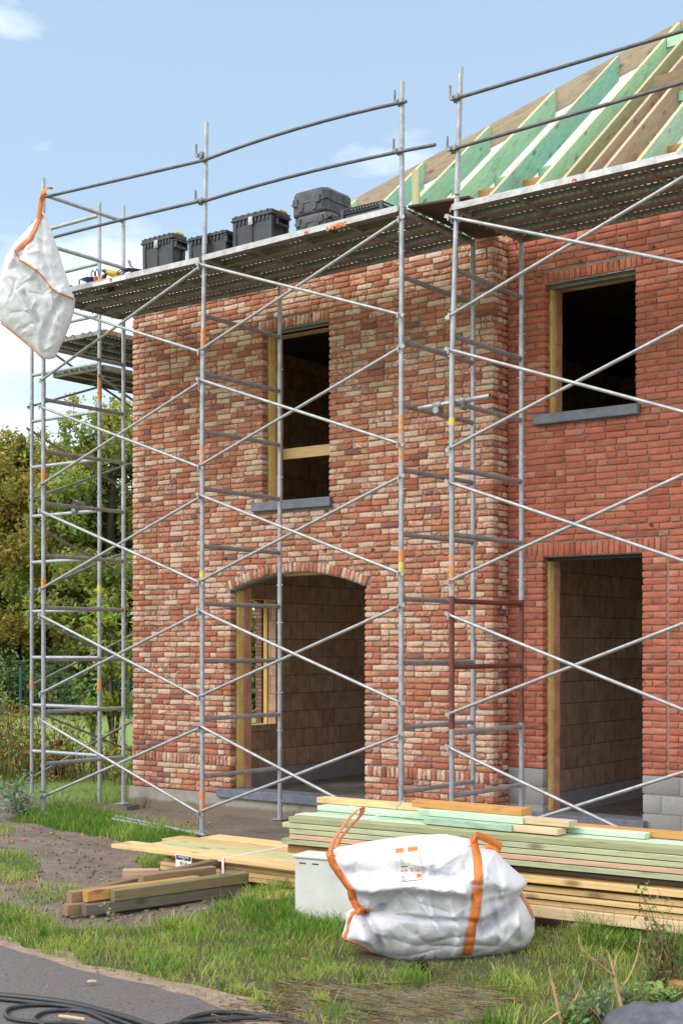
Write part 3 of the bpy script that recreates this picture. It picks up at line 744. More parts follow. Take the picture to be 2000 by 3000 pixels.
for u, v in ((592, 455), (590, 590), (1175, 300), (1172, 443), (1338, 288), (1330, 437)):
    p = PY(u, v, YO); mb = MB(); clampy(mb, p); mb.box(p+Vector((-.055, -.05, .0)), p+Vector((-.047, -.02, .12))); mb.build('coupler', M['galv_dark'], sc1 if u < 1300 else sc2)
mb = MB(); p0, p1 = PY(1228, 1196, YO+.16), PY(1434, 1160, YO+.16)
mb.ring(p0, p1, .0235, .004, 14); mb.build('stub_tube', M['brace'], sc2)
for f in (.27, .62):
    mb = MB(); c = Vector(p0).lerp(p1, f); mb.tube([c-Vector((.04, 0, .0)), c+Vector((.04, 0, .0))], .036, 10); mb.tube([c-Vector((0, .04, .05)), c+Vector((0, .05, -.05))], .032, 10)
    mb.tube([c-Vector((.02, .03, .07)), c-Vector((.02, .03, -.02))], .007, 6); mb.build('swivel_coupler', M['galv_dark'], sc2)
# ---- scaffold along the left side of the house
sc3 = empty('scaffold', (-13.4, 13, 0), 'side scaffold left of the house corner with two short decks high up', 'scaffold')
SXo, SXi = -14.03, -12.75
SZ = [-.08, 1.16, 2.38, 3.62, 4.86, 6.06]
for Yf in (11.8, 14.3, 16.8):
    for k in range(5):
        ladder_frame(sc3, (SXo, Yf), (SXi, Yf), SZ[k], SZ[k+1], [SZ[k+1]-.63, SZ[k+1]-.03], 0,
                     paint_o=[(O_, .17, .3)] if k == 1 else None, paint_i={1: [(O_, .17, .34)], 2: [(Y_, .17, .28)], 4: [(O_, .1, .42)]}.get(k) if Yf < 12 else None, collar=k > 0, rmat=M['galv'])
    ladder_frame(sc3, (SXo, Yf), (SXi, Yf), 6.06, 7.44, [6.68, 7.28], 0, rmat=M['galv'])
    base_jack(sc3, SXo, Yf, -.08); base_jack(sc3, SXi, Yf, -.08)
for A, Bq in ((11.8, 14.3), (14.3, 16.8)):
    for k in range(5):
        lo, hi = .17+1.215*k, 1.08+1.215*k
        pbrace(sc3, (SXo-.03, A, lo), (SXo-.03, Bq, hi), mat=M['galv_dark']); pbrace(sc3, (SXo-.045, A, hi), (SXo-.045, Bq, lo), mat=M['galv_dark'])
    pbrace(sc3, (SXi+.03, A, 5.25), (SXi+.03, Bq, 4.3), mat=M['galv_dark'])
    for zz in (6.75, 7.2):
        rl = MB(); rl.tube([(SXo-.04, A-.1, zz), (SXo-.04, Bq+.1, zz)], .0165, 10); rl.build('guard_rail', M['rail'], sc3)
dk = deck(sc3, (SXi+.05, 11.86), (SXi+.05, 14.24), (-1, 0, 0), 1.27, 4, 5.86, 5.86)
dk2 = deck(sc3, (SXi+.03, 11.86), (SXi+.03, 14.24), (-1, 0, 0), .95, 3, 5.42, 5.42)
deck(sc3, (SXi+.05, 14.36), (SXi+.05, 16.74), (-1, 0, 0), 1.27, 4, 5.86, 5.86)
mb = MB(); p = PD(220, 1470, 16.2); dd = Vector((RY*.6, -RX, 0)).normalized()
mb.ring(p-dd*.25, p+dd*.12, .0235, .004, 14); mb.tube([p-Vector((.05, 0, 0)), p+Vector((.05, 0, 0))], .02, 8); mb.tube([p-Vector((0, 0, .1)), p-Vector((0, 0, .02))], .012, 6); mb.tube([p-Vector((.03, 0, .11)), p+Vector((.03, 0, -.11))], .032, 10)
mb.build('stub_tube', M['galv_dark'], sc1)
# writing on the deck edges
fy = YO-.0355-.0025
def on_face(u, v): return PY(u, v, YO-.035-.001)
tA, tB = on_face(951, 671), on_face(1018, 652)
text_mesh('stencil_lettering', 'LAMERS', .070, plane_M((tA+tB)/2+Vector((0, -.003, -.002)), tB-tA, (0, 0, 1)), M['stencil'], decks2[0], ext=.0012, stretch=.98, bold=.0015)
sm_ = MB(); q = on_face(323, 822); sm_.box((q.x-.28, q.y-.0012, q.z-.022), (q.x+.25, q.y-.0002, q.z+.018)); sm_.build('maker_sticker', M['white_pl'], decks1[0])
for u, v, dk_ in ((325, 820, decks1[0]), (896, 682, decks2[0]), (1681, 529, decks3[0])):
    q = on_face(u, v); r = MB(); r.box((q.x-.018, q.y-.0028, q.z-.016), (q.x+.018, q.y-.0014, q.z+.016)); r.box((q.x-.008, q.y-.0036, q.z-.009), (q.x+.006, q.y-.0029, q.z-.003), 1); r.build('inspection_sticker', [M['red'], M['white_pl']], dk_)
q = PX(322, 970, SXi+.05+.001); text_mesh('stencil_lettering', 'LAMERS', .07, plane_M((SXi+.052, q.y, 5.832), (0, 1, 0), (0, 0, 1)), M['stencil'], dk[0], ext=.0012, bold=.0015)
# loading boards bridging the two scaffolds
def thing_beam(name, p, q, w, h, mat, label, cat, group=None, up=(0, 0, 1), wob=0, ch=.003):
    m = MB(); m.beam(p, q, w, h, up, ch, wob=wob); return m.build(name, mat, None, frame=frame_along(p, q, up), label=label, cat=cat, group=group)
thing_beam('plywood_board', (P3-.02, 11.25, 6.03), (P4+.09, 11.25, 5.99), 1.25, .022, M['w_dark'], 'dark wet board bridging the gap between the two scaffold decks', 'board')
thing_beam('timber_board', (P3-.15, 11.93, 6.105), (-5.2, 12.02, 6.10), .20, .045, M['w_orange'], 'brown plank laid along the wall top behind the scaffold deck gap', 'timber')
# sole blocks under the feet
for i, (x, y, lab) in enumerate(((P1, YI, 'flat block under the scaffold foot beside the house corner'), (P2, YI, 'muddy block under the scaffold foot below the arched doorway'))):
    thing_beam('sole_block', (x-.17, y-.02, -.075), (x+.15, y+.01, -.075), .22, .065, M['w_grey'], lab, 'block', 'blocks under the scaffold feet')
thing_beam('sole_block', (SXo-.35, 11.72, -.13), (SXo+.15, 11.75, -.13), .18, .05, M['w_grey'], 'flat board under the leftmost scaffold foot in the weeds', 'block', 'blocks under the scaffold feet')
# ================================================================ things on the scaffold deck
def dz_at(X): return 5.955 if X < P2 else 5.96+.04*(X-P2)/2.5
def box_from_px(uL, uC, uR, vTop, Y=10.53):
    a = PY(uL, 700, Y).x; b = PY(uC, 700, Y); e = PX(uR, 700, b.x).y; zt = PY(uC, vTop, Y).z
    return a, b.x, Y, e, dz_at((a+b.x)/2)+.002, zt
def tool_chest(uL, uC, uR, vTop, label, yellow=True):
    x0, x1, y0, y1, z0, z1 = box_from_px(uL, uC, uR, vTop); H = z1-z0; W = x1-x0; D = y1-y0
    t = empty('tool_box', ((x0+x1)/2, (y0+y1)/2, z0), label, 'tool box', 'lidded black tool boxes on the scaffold deck')
    m = MB(); e = .014; zl = z1-.075*H/.4
    xs0, xs1, ys0, ys1 = x0+e, x1-e, y0+e, y1-e; tp = .012
    m.add([(xs0+tp,ys0+tp,z0),(xs1-tp,ys0+tp,z0),(xs1-tp,ys1-tp,z0),(xs0+tp,ys1-tp,z0),(xs0,ys0,zl),(xs1,ys0,zl),(xs1,ys1,zl),(xs0,ys1,zl)],
          [(0,3,2,1),(4,5,6,7),(0,1,5,4),(1,2,6,5),(2,3,7,6),(3,0,4,7)])
    for f in (.0, .5, 1.):         # upright ribs and corner posts
        xx = xs0+.02+(xs1-xs0-.04)*f; m.box((xx-(.022 if f != .5 else .004), ys0-.004, z0+.004), (xx+(.022 if f != .5 else .004), ys0+.012, zl-.004))
    m.box((x1-.016, ys0+.01, z0+.004), (x1-.006, ys0+.06, zl-.01)); m.box((x1-.016, ys1-.06, z0+.004), (x1-.006, ys1-.01, zl-.01))
    n = 9
    for i in range(n):             # buttress teeth below the rim
        if i in (4,): continue
        xx = xs0+.05+(xs1-xs0-.10)*i/(n-1)
        m.add([(xx-.012,ys0-.013,zl),(xx+.012,ys0-.013,zl),(xx+.012,ys0-.013,zl-.035),(xx,ys0-.009,zl-.06),(xx-.012,ys0-.013,zl-.035),
               (xx-.012,ys0,zl),(xx+.012,ys0,zl),(xx+.012,ys0,zl-.035),(xx,ys0,zl-.06),(xx-.012,ys0,zl-.035)],
              [(0,4,3,2,1),(0,5,9,4),(4,9,8,3),(3,8,7,2),(2,7,6,1)])
    m.build('body', M['black_pl'], t, bevel=.004)
    l = MB(); l.box((x0-.006, y0-.006, zl+.001), (x1+.006, y1+.006, zl+.016)); l.box((x0+.004, y0+.004, zl+.015), (x1-.004, y1-.004, z1-.012))
    l.box((x0+.05, y0+.03, z1-.013), (x1-.05, y1-.03, z1)); 
    for i in range(6): xx = x0+.06+(W-.12)*i/5; l.box((xx-.012, y0-.002, z1-.03), (xx+.012, y0+.03, z1-.006))
    l.build('lid', M['black_pl'], t, bevel=.004)
    g = MB(); g.box(((x0+x1)/2-.030, y0-.014, zl-.07), ((x0+x1)/2+.022, y0-.001, zl+.012)); g.box(((x0+x1)/2-.02, y0-.022, zl-.055), ((x0+x1)/2+.012, y0-.013, zl-.01)); g.build('latch', M['silver'], t, bevel=.003)
    h = MB(); yc = (y0+y1)/2; zz = zl-.06
    for a, b in (((x1-.008, yc-.09, zz-.04), (x1+.03, yc-.075, zz+.03)), ((x1-.008, yc+.075, zz-.04), (x1+.03, yc+.09, zz+.03)), ((x1+.012, yc-.076, zz-.045), (x1+.03, yc+.076, zz-.02)), ((x1-.008, yc-.10, zz+.03), (x1+.032, yc+.10, zz+.045))): h.box(a, b)
    h.build('side_handle', M['black_pl'], t, bevel=.003)
    if yellow: k = MB(); k.box((x1-.07, y1-.15, z1-.004), (x1-.02, y1-.03, z1+.02)); k.build('yellow_catch', M['yellow'], t, bevel=.005)
    return t
tool_chest(413, 506, 549, 676, 'leftmost lidded black tool box with a pale latch, beside the heap of tools')
tool_chest(548, 662, 690, 667, 'lidded black tool box partly behind the second scaffold post', False)
tool_chest(677, 796, 852, 604, 'tallest lidded black tool box, left of the two stacked moulded cases')
def hard_case(uL, uC, uR, z0, z1, label, seam=.55, yo=10.54, grp='stacked moulded black cases'):
    a = PY(uL, 700, yo).x; b = PY(uC, 700, yo).x; e = PX(uR, 700, b).y
    t = empty('tool_case', ((a+b)/2, (yo+e)/2, z0), label, 'tool case', grp)
    zs = z0+(z1-z0)*seam
    def shell(m, za, zb, top):
        c = .05; g = .03
        lo = [(a+c,yo),(b-c,yo),(b,yo+c),(b,e-c),(b-c,e),(a+c,e),(a,e-c),(a,yo+c)]
        def sc(f): cx, cy = (a+b)/2, (yo+e)/2; return [(cx+(x-cx)*f, cy+(y-cy)*f) for x, y in lo]
        zz = [za, za+.02, zb-g, zb] ; ff = ([.93, .99, 1, 1] if not top else [1, 1, .985, .90])
        vs = [(x, y, z) for z, f in zip(zz, ff) for x, y in sc(f)]
        fs = [(i*8+k, i*8+(k+1)%8, i*8+8+(k+1)%8, i*8+8+k) for i in range(3) for k in range(8)]+[list(range(7,-1,-1)), list(range(24,32))]
        m.add(vs, fs)
    m = MB(); shell(m, z0, zs-.004, False)
    for f in (.30, .68): x = a+(b-a)*f; m.add([(x-.045,yo-.012,zs-.01),(x+.045,yo-.012,zs-.01),(x+.022,yo-.008,z0+.03),(x-.022,yo-.008,z0+.03),(x-.045,yo+.03,zs-.01),(x+.045,yo+.03,zs-.01),(x+.03,yo+.03,z0+.03),(x-.03,yo+.03,z0+.03)],
          [(0,3,2,1),(0,4,7,3),(1,2,6,5),(3,7,6,2),(0,1,5,4)])
    m.build('shell', M['black_pl2'], t, bevel=.006)
    m = MB(); shell(m, zs+.004, z1, True); m.box((a+.02, yo-.006, zs-.012), (b-.02, yo+.012, zs+.012)); m.box((b-.008, yo+.05, zs-.012), (b+.008, e-.05, zs+.012)); 
    for f in (.3, .7): y = yo+(e-yo)*f; m.box((b-.02, y-.05, zs+.01), (b+.006, y+.05, z1-.03))
    m.build('lid', M['black_pl2'], t, bevel=.006)
    for f in (.16, .78): x = a+(b-a)*f; m = MB(); m.box((x-.03, yo-.016, zs-.03), (x+.03, yo+.004, zs+.045)); m.build('latch', M['black_pl2'], t, bevel=.004)
    return t, (a, b, yo, e)
zd = dz_at(-8.6)+.003
zU0 = PY(963, 612, 10.54).z; zU1 = PY(954, 540, 10.54).z
hard_case(858, 963, 1004, zd, zU0-.002, 'lower of the two stacked moulded black cases')
tU, bb = hard_case(850, 954, 1037, zU0+.002, zU1, 'upper and larger of the two stacked moulded black cases', .5)
m = MB(); m.tube([(bb[0]+.12, bb[2]+.12, zU1-.01), (bb[0]+.13, bb[2]+.12, zU1+.03), (bb[0]+.30, bb[2]+.12, zU1+.03), (bb[0]+.31, bb[2]+.12, zU1-.01)], .012, 8); m.box((bb[1]-.2, bb[2]+.1, zU1-.004), (bb[1]-.1, bb[2]+.4, zU1+.02)); m.build('carry_handle', M['black_pl2'], tU)
# open lattice tray
x0, x1, y0, y1, z0, z1 = box_from_px(998, 1119, 1166, 585); z0 += .0
t = empty('tray_crate', ((x0+x1)/2, (y0+y1)/2, z0), 'shallow open black crate with lattice rim right of the stacked cases', 'crate')
m = MB(); th = .008
m.box((x0+.02, y0+.02, z0), (x1-.02, y1-.02, z0+.01))
for a, b in (((x0+.02,y0+.02,z0),(x1-.02,y0+.03,z1-.02)), ((x0+.02,y1-.03,z0),(x1-.02,y1-.02,z1-.02)), ((x0+.02,y0+.03,z0),(x0+.03,y1-.03,z1-.02)), ((x1-.03,y0+.03,z0),(x1-.02,y1-.03,z1-.02))): m.box(a, b)
m.build('body', M['black_pl'], t)
m = MB(); n = 15
for i in range(n): xx = x0+(x1-x0)*i/(n-1); m.box((xx-.004, y0, z1-.05), (xx+.004, y0+.022, z1-.006)); m.box((xx-.004, y1-.022, z1-.05), (xx+.004, y1, z1-.006))
for zz in (z1-.052, z1-.008):
    for a, b in (((x0,y0,zz),(x1,y0+.02,zz+.008)), ((x0,y1-.02,zz),(x1,y1,zz+.008)), ((x0,y0+.02,zz),(x0+.02,y1-.02,zz+.008)), ((x1-.02,y0+.02,zz),(x1,y1-.02,zz+.008))): m.box(a, b)
m.box((x1-.03, y0-.001, z0), (x1+.001, y0+.03, z1)); m.box((x0-.001, y0-.001, z0), (x0+.03, y0+.03, z1))
m.build('lattice_rim', M['black_pl'], t)
# heap of tools at the left end
zt = 5.958
def drill(u, label, flip=1, h=.0):
    p = PY(u, 790, 10.62); X = p.x; t = empty('power_drill', (X, 10.62, zt), label, 'drill', 'cordless drills on the deck')
    m = MB(); c = Vector((X, 10.62, zt+.045+h)); d = Vector((.75*flip, -.25, .28)).normalized()
    m.tube([c-d*.10, c-d*.09, c-d*.02, c+d*.05, c+d*.07], .04, 12, rr=[.02, .036, .04, .037, .028]); m.build('motor_housing', M['yellow'], t)
    m = MB(); m.tube([c+d*.07, c+d*.11, c+d*.14], .02, 10, rr=[.026, .022, .012]); m.build('chuck', M['black_pl'], t)
    m = MB(); g = Vector((.3, .85, -.25)).normalized(); m.tube([c-d*.04, c-d*.05+g*.12], .019, 8); k = c-d*.05+g*.15; m.obox(k, d*.05, g*.03, Vector((0, 0, .035))); m.build('grip', M['black_pl'], t); return t
drill(297, 'yellow and black cordless drill behind the blue hood', 1); drill(330, 'yellow and black cordless drill tipped up, nearest the cables', -1, .05)
p = PY(281, 790, 10.60); m = MB(); m.tube([(p.x, 10.60, zt), (p.x, 10.60, zt+.085), (p.x, 10.60, zt+.10)], .028, 14, rr=[.028, .028, .014]); m.build('spray_can', M['red'], label='small red can beside the blue hood on the deck end', cat='can')
p = PY(268, 790, 10.66); t = empty('dust_hood', (p.x, 10.66, zt), 'dark blue round tool hood with hoops at the deck end', 'tool')
m = MB(); c = Vector((p.x, 10.66, zt+.02)); m.tube([c, c+Vector((0,0,.05)), c+Vector((0,0,.075)), c+Vector((0,0,.085))], .1, 20, rr=[.05, .06, .12, .10]); m.build('hood_shell', M['blue'], t)
for dx in (-.0, .07):
    m = MB(); m.tube([c+Vector((dx, 0, .08)), c+Vector((dx-.005, 0, .15)), c+Vector((dx+.02, 0, .185)), c+Vector((dx+.05, 0, .15)), c+Vector((dx+.06, 0, .08))], .007, 6); m.build('hoop', M['black_pl'], t)
p = PY(232, 800, 10.60); m = MB(); m.tube([(p.x, 10.6, zt), (p.x, 10.6, zt+.09), (p.x+.02, 10.6, zt+.11), (p.x+.11, 10.61, zt+.085), (p.x+.19, 10.62, zt+.04)], .010, 8); m.build('bent_pipe', M['galv_dark'], label='thin bent grey pipe standing at the deck end', cat='pipe')
p = PY(378, 780, 10.62); t = empty('extension_cable', (p.x, 10.62, zt), 'grey and black coiled cable with its two pin plug sticking up', 'cable')
m = MB()
for k in range(6):
    r_ = .05+.012*k; pts = [(p.x+math.cos(a)*r_*1.7+(k-3)*.012, 10.63+math.sin(a)*r_, zt+.012+.011*k+.012*math.sin(a*2+k)) for a in np.linspace(0, 6.1, 22)]; m.tube(pts, .0065, 6)
m.tube([(p.x+.08, 10.62, zt+.05), (p.x+.07, 10.61, zt+.11), (p.x+.04, 10.6, zt+.12)], .007, 6); m.build('cable_coil', M['hose'], t)
m = MB(); a = Vector((p.x+.045, 10.6, zt+.115)); d = Vector((-.35, 0, .94)).normalized(); m.tube([a, a+d*.03, a+d*.07], .015, 8, rr=[.008, .014, .019])
for s in (-.009, .009): m.tube([a+d*.07+Vector((s, 0, 0)), a+d*.10+Vector((s, 0, 0))], .003, 5)
m.build('plug', M['galv_dark'], t)
m = MB(); m.obox((p.x-.02, 10.62, zt+.095), (.05, 0, 0), (0, .03, 0), (0, 0, .012)); m.build('blue_connector', M['blue'], t)
# ================================================================ timber
def board(p, q, w, h, mat, label, group, name='timber_board', cat='timber', wob=0, ch=.003, up=(0, 0, 1)):
    return thing_beam(name, p, q, w, h, mat, label, cat, group, up, wob, ch)
S0 = Vector((-6.47, 7.83, 0)); e1 = Vector((.9969, .0787, 0)); e2 = Vector((-.0787, .9969, 0)); XR = 4.9
def st(x, y, z): return S0+e1*x+e2*y+Vector((0, 0, z))
gs = 'boards of the green timber stack'
LY = [('w_stack', .042), ('w_stack', .042), ('w_pink', .038), ('w_stack', .040), ('w_stack', .042)]  # bottom to top is reversed below
names = ['bottom', 'second from bottom', 'middle', 'second from top', 'top']
zz = .432
for li, (mt, h) in enumerate([('w_stack', .042), ('w_pink', .038), ('w_stack', .040), ('w_stack', .042), ('w_pale', .046)]):
    for cj in range(4):
        y = .072+cj*.148+rnd.uniform(-.008, .008); xo = rnd.uniform(-.05, .05)+(.02 if li == 1 else 0)+(.0 if cj == 0 else .03*cj)
        mt2 = mt if cj == 0 else ('w_mint' if li == 4 else 'w_stack')
        lab = ('%s board in the front row of the green timber stack' % names[li]) if cj == 0 else ('mint green board on top of the stack, %s row from the front' % ('second', 'third', 'fourth')[cj-1]) if li == 4 else ('board inside the green timber stack, %s layer, %s row back' % (names[li], ('second', 'third', 'fourth')[cj-1]))
        board(st(xo, y, zz+h/2), st(XR+rnd.uniform(-.03, .03), y, zz+h/2), .143, h-.005, M[mt2], lab, gs, wob=.0035*rnd.uniform(.4, 1.2))
    zz += h
gs = 'boards of the lower pine stack'
zz = .105; lay = [('w_cream', .078, 0, .0), ('w_pine', .036, .03, .008), ('w_pine', .034, .01, .006), ('w_pine', .040, .035, .022), ('w_pine', .048, .0, .0), ('w_grey', .030, .12, 0)]
for li, (mt, h, ins, gap) in enumerate(lay):
    nm = ['lowest thick', 'second lowest', 'third lowest', 'fourth lowest', 'broad second highest', 'greyed topmost'][li]
    for cj in range(3):
        y = .075+cj*.17+ins*(1 if cj == 0 else 0)
        lab = ('%s board in the front row of the lower pine stack' % nm) if cj == 0 else ('%s board of the lower pine stack, %s row back' % (nm, ('second', 'third')[cj-1]))
        board(st(.55+rnd.uniform(0, .06), y, zz+h/2), st(XR-.05, y, zz+h/2), .15, h-.003, M[mt], lab, gs, wob=.004*rnd.uniform(.4, 1.2))
    zz += h+gap
for i, (x, z0, z1, w, lab) in enumerate(((2.35, .0, .103, .11, 'short brown bearer under the pine stack right of the white bag'), (.62, .0, .103, .11, 'bearer under the left end of the pine stack, hidden by grass'), (4.3, 0., .103, .11, 'bearer under the far right end of the pine stack'))):
    board(st(x, -.06, (z0+z1)/2), st(x, .62, (z0+z1)/2), w, z1-z0-.004, M['w_brown'], lab, 'bearers under the timber', 'timber_bearer')
for x, lab in ((3.32, 'dark bearer end sticking out between the two stacks at right'), (.85, 'dark bearer between the two stacks behind the white bag')):
    board(st(x, -.05, .395), st(x, .6, .395), .12, .062, M['w_dark'] if x < 1 else M['w_brown'], lab, 'bearers between the stacks', 'timber_bearer')
# the thin boards left end layer below the green bundle
board(st(.0, .10, .395), st(.55, .10, .395), .13, .06, M['w_orange'], 'brown board end below the left end of the green stack', 'short boards near the stacks')
# loose boards on top
def top_board(u0, u1, v0, Y, z, w, h, mat, label, skew=0, g='loose boards on the green stack'):
    a = PY(u0, 2400, Y); b = PY(u1, 2400, Y+skew)
    return board((a.x, Y, z), (b.x, Y+skew, z), w, h, mat, label, g)
Z0 = .432+.208+.003
top_board(941, 1240, 0, 8.42, Z0+.06, .12, .042, M['w_pine'], 'fresh pine board laid at the back left of the green stack', .03)
top_board(944, 1900, 0, 8.30, Z0+.018, .13, .036, M['w_mint'], 'long mint board beneath the loose pieces on the stack', .05)
top_board(1256, 1512, 0, 8.12, Z0+.024, .14, .044, M['w_mint'], 'front mint board with a cream sawn end piece beside it')
top_board(1513, 1644, 0, 8.13, Z0+.024, .12, .040, M['w_cream'], 'lower cream offcut at the end of the mint boards')
top_board(1239, 1545, 0, 8.20, Z0+.071, .14, .044, M['w_mint'], 'upper mint board just under the short brown plank')
top_board(1546, 1678, 0, 8.21, Z0+.071, .12, .040, M['w_cream'], 'upper cream offcut at the end of the mint boards')
top_board(1222, 1542, 0, 8.26, Z0+.118, .14, .046, M['w_orange'], 'short brown plank, topmost piece on the green stack')
top_board(1600, 2150, 0, 8.40, Z0+.022, .12, .042, M['w_orange'], 'orange brown board along the back of the green stack', .06)
m = MB(); a = PY(1110, 2400, 8.0)
pts = [Vector((-7.0+1.1, 8.02, .645)), Vector((a.x-.1, 8.1, .655)), Vector((a.x+.02, 8.15, .70)), Vector((a.x+.12, 8.12, .78))]
m.v = []; 
for i, q in enumerate(pts): m.v += [tuple(q+Vector((0, -.018, 0))), tuple(q+Vector((.01, .018, .01)))]; m.c += [(1,1,1,0)]*2
m.f = [[0,1,3,2],[2,3,5,4],[4,5,7,6]]; m.m = [0]*3; m.sm = [True]*3
o = m.build('binding_strap', M['white_pl'], label='loose white plastic strap end curling up from the stack', cat='strap'); mo_ = o.modifiers.new('s', 'SOLIDIFY'); mo_.thickness = .0015
# yellow pine stack at left
gs = 'boards of the yellow pine stack'
yb0 = 8.02
top = [(-8.52, .0, 'w_pine', 'front'), (-8.30, .25, 'w_pale', 'second'), (-8.42, .50, 'w_pine', 'third'), (-8.20, .75, 'w_pine', 'rearmost')]
for x, dy, mt, nm in top:
    board((x, yb0+.12+dy, .212+rnd.uniform(0, .006)), (-6.42, yb0+.12+dy+.01, .214), .243, .034, M[mt], '%s wide board on top of the yellow pine stack' % nm, gs, wob=.0015)
zz = .052
for li, h in enumerate((.038, .038, .036, .030)):
    nm = ['lowest', 'second lowest', 'third lowest', 'highest'][li]
    for cj in range(4):
        x = -8.0+rnd.uniform(-.03, .03)-(.0 if li else .02)
        if li == 3 and cj == 0: x = -7.9
        board((x, yb0+.18+cj*.22, zz+h/2), (-6.45, yb0+.19+cj*.22, zz+h/2), .20, h-.004, M['w_pine'], '%s layer board of the yellow pine stack, %s row from the front' % (nm, ('first', 'second', 'third', 'fourth')[cj]), gs)
    zz += h
for x, nm in ((-7.8, 'left'), (-6.7, 'right')): board((x, yb0+.1, .018), (x, yb0+.95, .018), .09, .06, M['w_grey'], 'thin bearer under the %s end of the yellow pine stack' % nm, 'bearers under the yellow stack', 'timber_bearer')
q = PY(672, 2540, yb0+.075); m = MB(); m.box((q.x-.012, yb0-.004, .04), (q.x+.012, yb0-.001, .232)); m.box((q.x-.012, yb0-.004, .2325), (q.x+.012, yb0+.98, .2345)); m.build('binding_strap', M['white_pl'], label='white plastic strap round the yellow pine stack', cat='strap')
# paper tag hanging on the stack front
q = PY(538, 2528, yb0-.015); t = empty('paper_tag', q, 'white paper tag with black header hanging on the pine stack', 'tag')
ax = Vector((1, 0, -.02)).normalized(); M4 = plane_M(q, ax, (0, 0, 1)); m = MB()
def tq(m, x0, x1, z0, z1, d, k): m.obox(q+ax*((x0+x1)/2)+Vector((0, -d, (z0+z1)/2)), ax*((x1-x0)/2), Vector((0, .0006, 0)), Vector((0, 0, (z1-z0)/2)), k)
tq(m, -.088, .088, -.095, .062, 0, 0); m.build('paper_sheet', M['white_pl'], t)
m = MB(); tq(m, -.080, .080, .018, .054, .0015, 0); m.build('header_bar', M['ink'], t)
text_mesh('header_lettering', 'VANHOVE', .026, plane_M(q+Vector((0, -.003, .041)), ax, (0, 0, 1)), M['white_pl'], t); text_mesh('header_lettering', 'BVBA', .012, plane_M(q+Vector((0, -.003, .024)), ax, (0, 0, 1)), M['white_pl'], t)
text_mesh('handwriting', 'Ø I K', .036, plane_M(q+Vector((0, -.003, -.008)), ax, (0, 0, 1)), M['ink'], t)
# weathered beams heap
gb = 'weathered beams heaped on the mud'
A0, B0 = PZ(253, 2687, 0), PZ(695, 2627, 0); bd = (B0-A0).normalized(); bk = Vector((-bd.y, bd.x, 0)); bs = .078
if bk.y < 0: bk = -bk
LB = (B0-A0).length
def bm(o0, o1, back, zc, mat, label, s=bs, rise=0, roll=0):
    p = A0+bd*o0+bk*back; q = A0+bd*o1+bk*(back+.004); p.z = zc; q.z = zc+rise
    return board(p, q, s, s, M[mat], label, gb, 'wooden_beam', 'beam', ch=.006, up=(0, roll, 1), wob=.003)
bm(0, LB, bs*.5, bs*.52, 'w_grey', 'long grey beam lying front and lowest in the heap', rise=.004)
bm(-.10, LB-.25, bs*1.6, bs*.52, 'w_old', 'lowest beam second from the front, its brown end showing at the left')
bm(.04, LB-.3, bs*1.25, bs*1.58, 'w_orange', 'orange brown beam on top, just behind the mossy one', roll=.3, rise=.012)
bm(.215, LB+.10, bs*.38, bs*1.56, 'w_mossy', 'beam with a mossy green stretch on top of the heap', s=.082, rise=.01, roll=-.22)
bm(-.04, LB-.5, bs*2.35, bs*1.5, 'w_old', 'upper beam at the back left of the heap')
a = PZ(250, 2620, .10); b = PD(652, 2526, 10.9); board(a, b, .07, .075, M['w_old'], 'beam propped up across the rear of the heap', gb, 'wooden_beam', 'beam', ch=.006)
bm(.55, LB-.08, bs*2.6, bs*2.2, 'w_old', 'short greyish beam wedged behind the mossy one')
a = PZ(360, 2575, .0); b = PZ(440, 2578, .0); board(a+Vector((0,0,.04)), b+Vector((0,.1,.04)), .10, .07, M['w_pink'], 'small pink timber offcut behind the heap', None, 'timber_offcut')
board(PZ(735, 2650, .0)+Vector((0,0,.03)), PZ(860, 2640, .0)+Vector((0,.1,.03)), .3, .05, M['w_pine'], 'flat pine board end lying left of the white box', None)
a = PZ(1965, 2885, .03); board(a, a+Vector((.5, -.25, .03)), .08, .05, M['w_orange'], 'orange brown stake end poking in at the right edge', None, 'timber_offcut')
# tubes lying on the ground by the house
for (u0, v0, u1, v1), lab in (((340, 2393, 600, 2448), 'nearer loose tube lying in the grass below the plinth'), ((330, 2401, 470, 2428), 'shorter loose tube half hidden in the grass')):
    a = PZ(u0, v0, -.02); b = PZ(u1, v1, -.02); m = MB(); m.tube([a, b], .02, 10); m.build('loose_tube', M['galv'], label=lab, cat='tube', group='tubes lying in the grass')
# white cabinet box
c0 = Vector((-6.03, 7.40, 0)); X_ = Vector((.985, .17, 0)); Y2 = Vector((-.17, .985, 0)); t = empty('service_box', c0, 'white plastic cabinet standing in tall grass left of the big bag', 'cabinet')
def sb(m, x0, x1, y0, y1, z0, z1): m.obox(c0+X_*((x0+x1)/2)+Y2*((y0+y1)/2)+Vector((0,0,(z0+z1)/2)), X_*(x1-x0)/2, Y2*(y1-y0)/2, Vector((0,0,(z1-z0)/2)))
m = MB(); sb(m, 0, .46, 0, .20, .0, .425); m.build('cabinet_body', M['socket'], t, bevel=.012)
m = MB(); sb(m, -.012, .472, -.012, .212, .425, .45); m.build('cabinet_lid', M['socket'], t, bevel=.01)
for x in (.04, .14): m = MB(); sb(m, x, x+.05, -.004, .002, .39, .397); m.build('vent_slot', M['ink'], t)
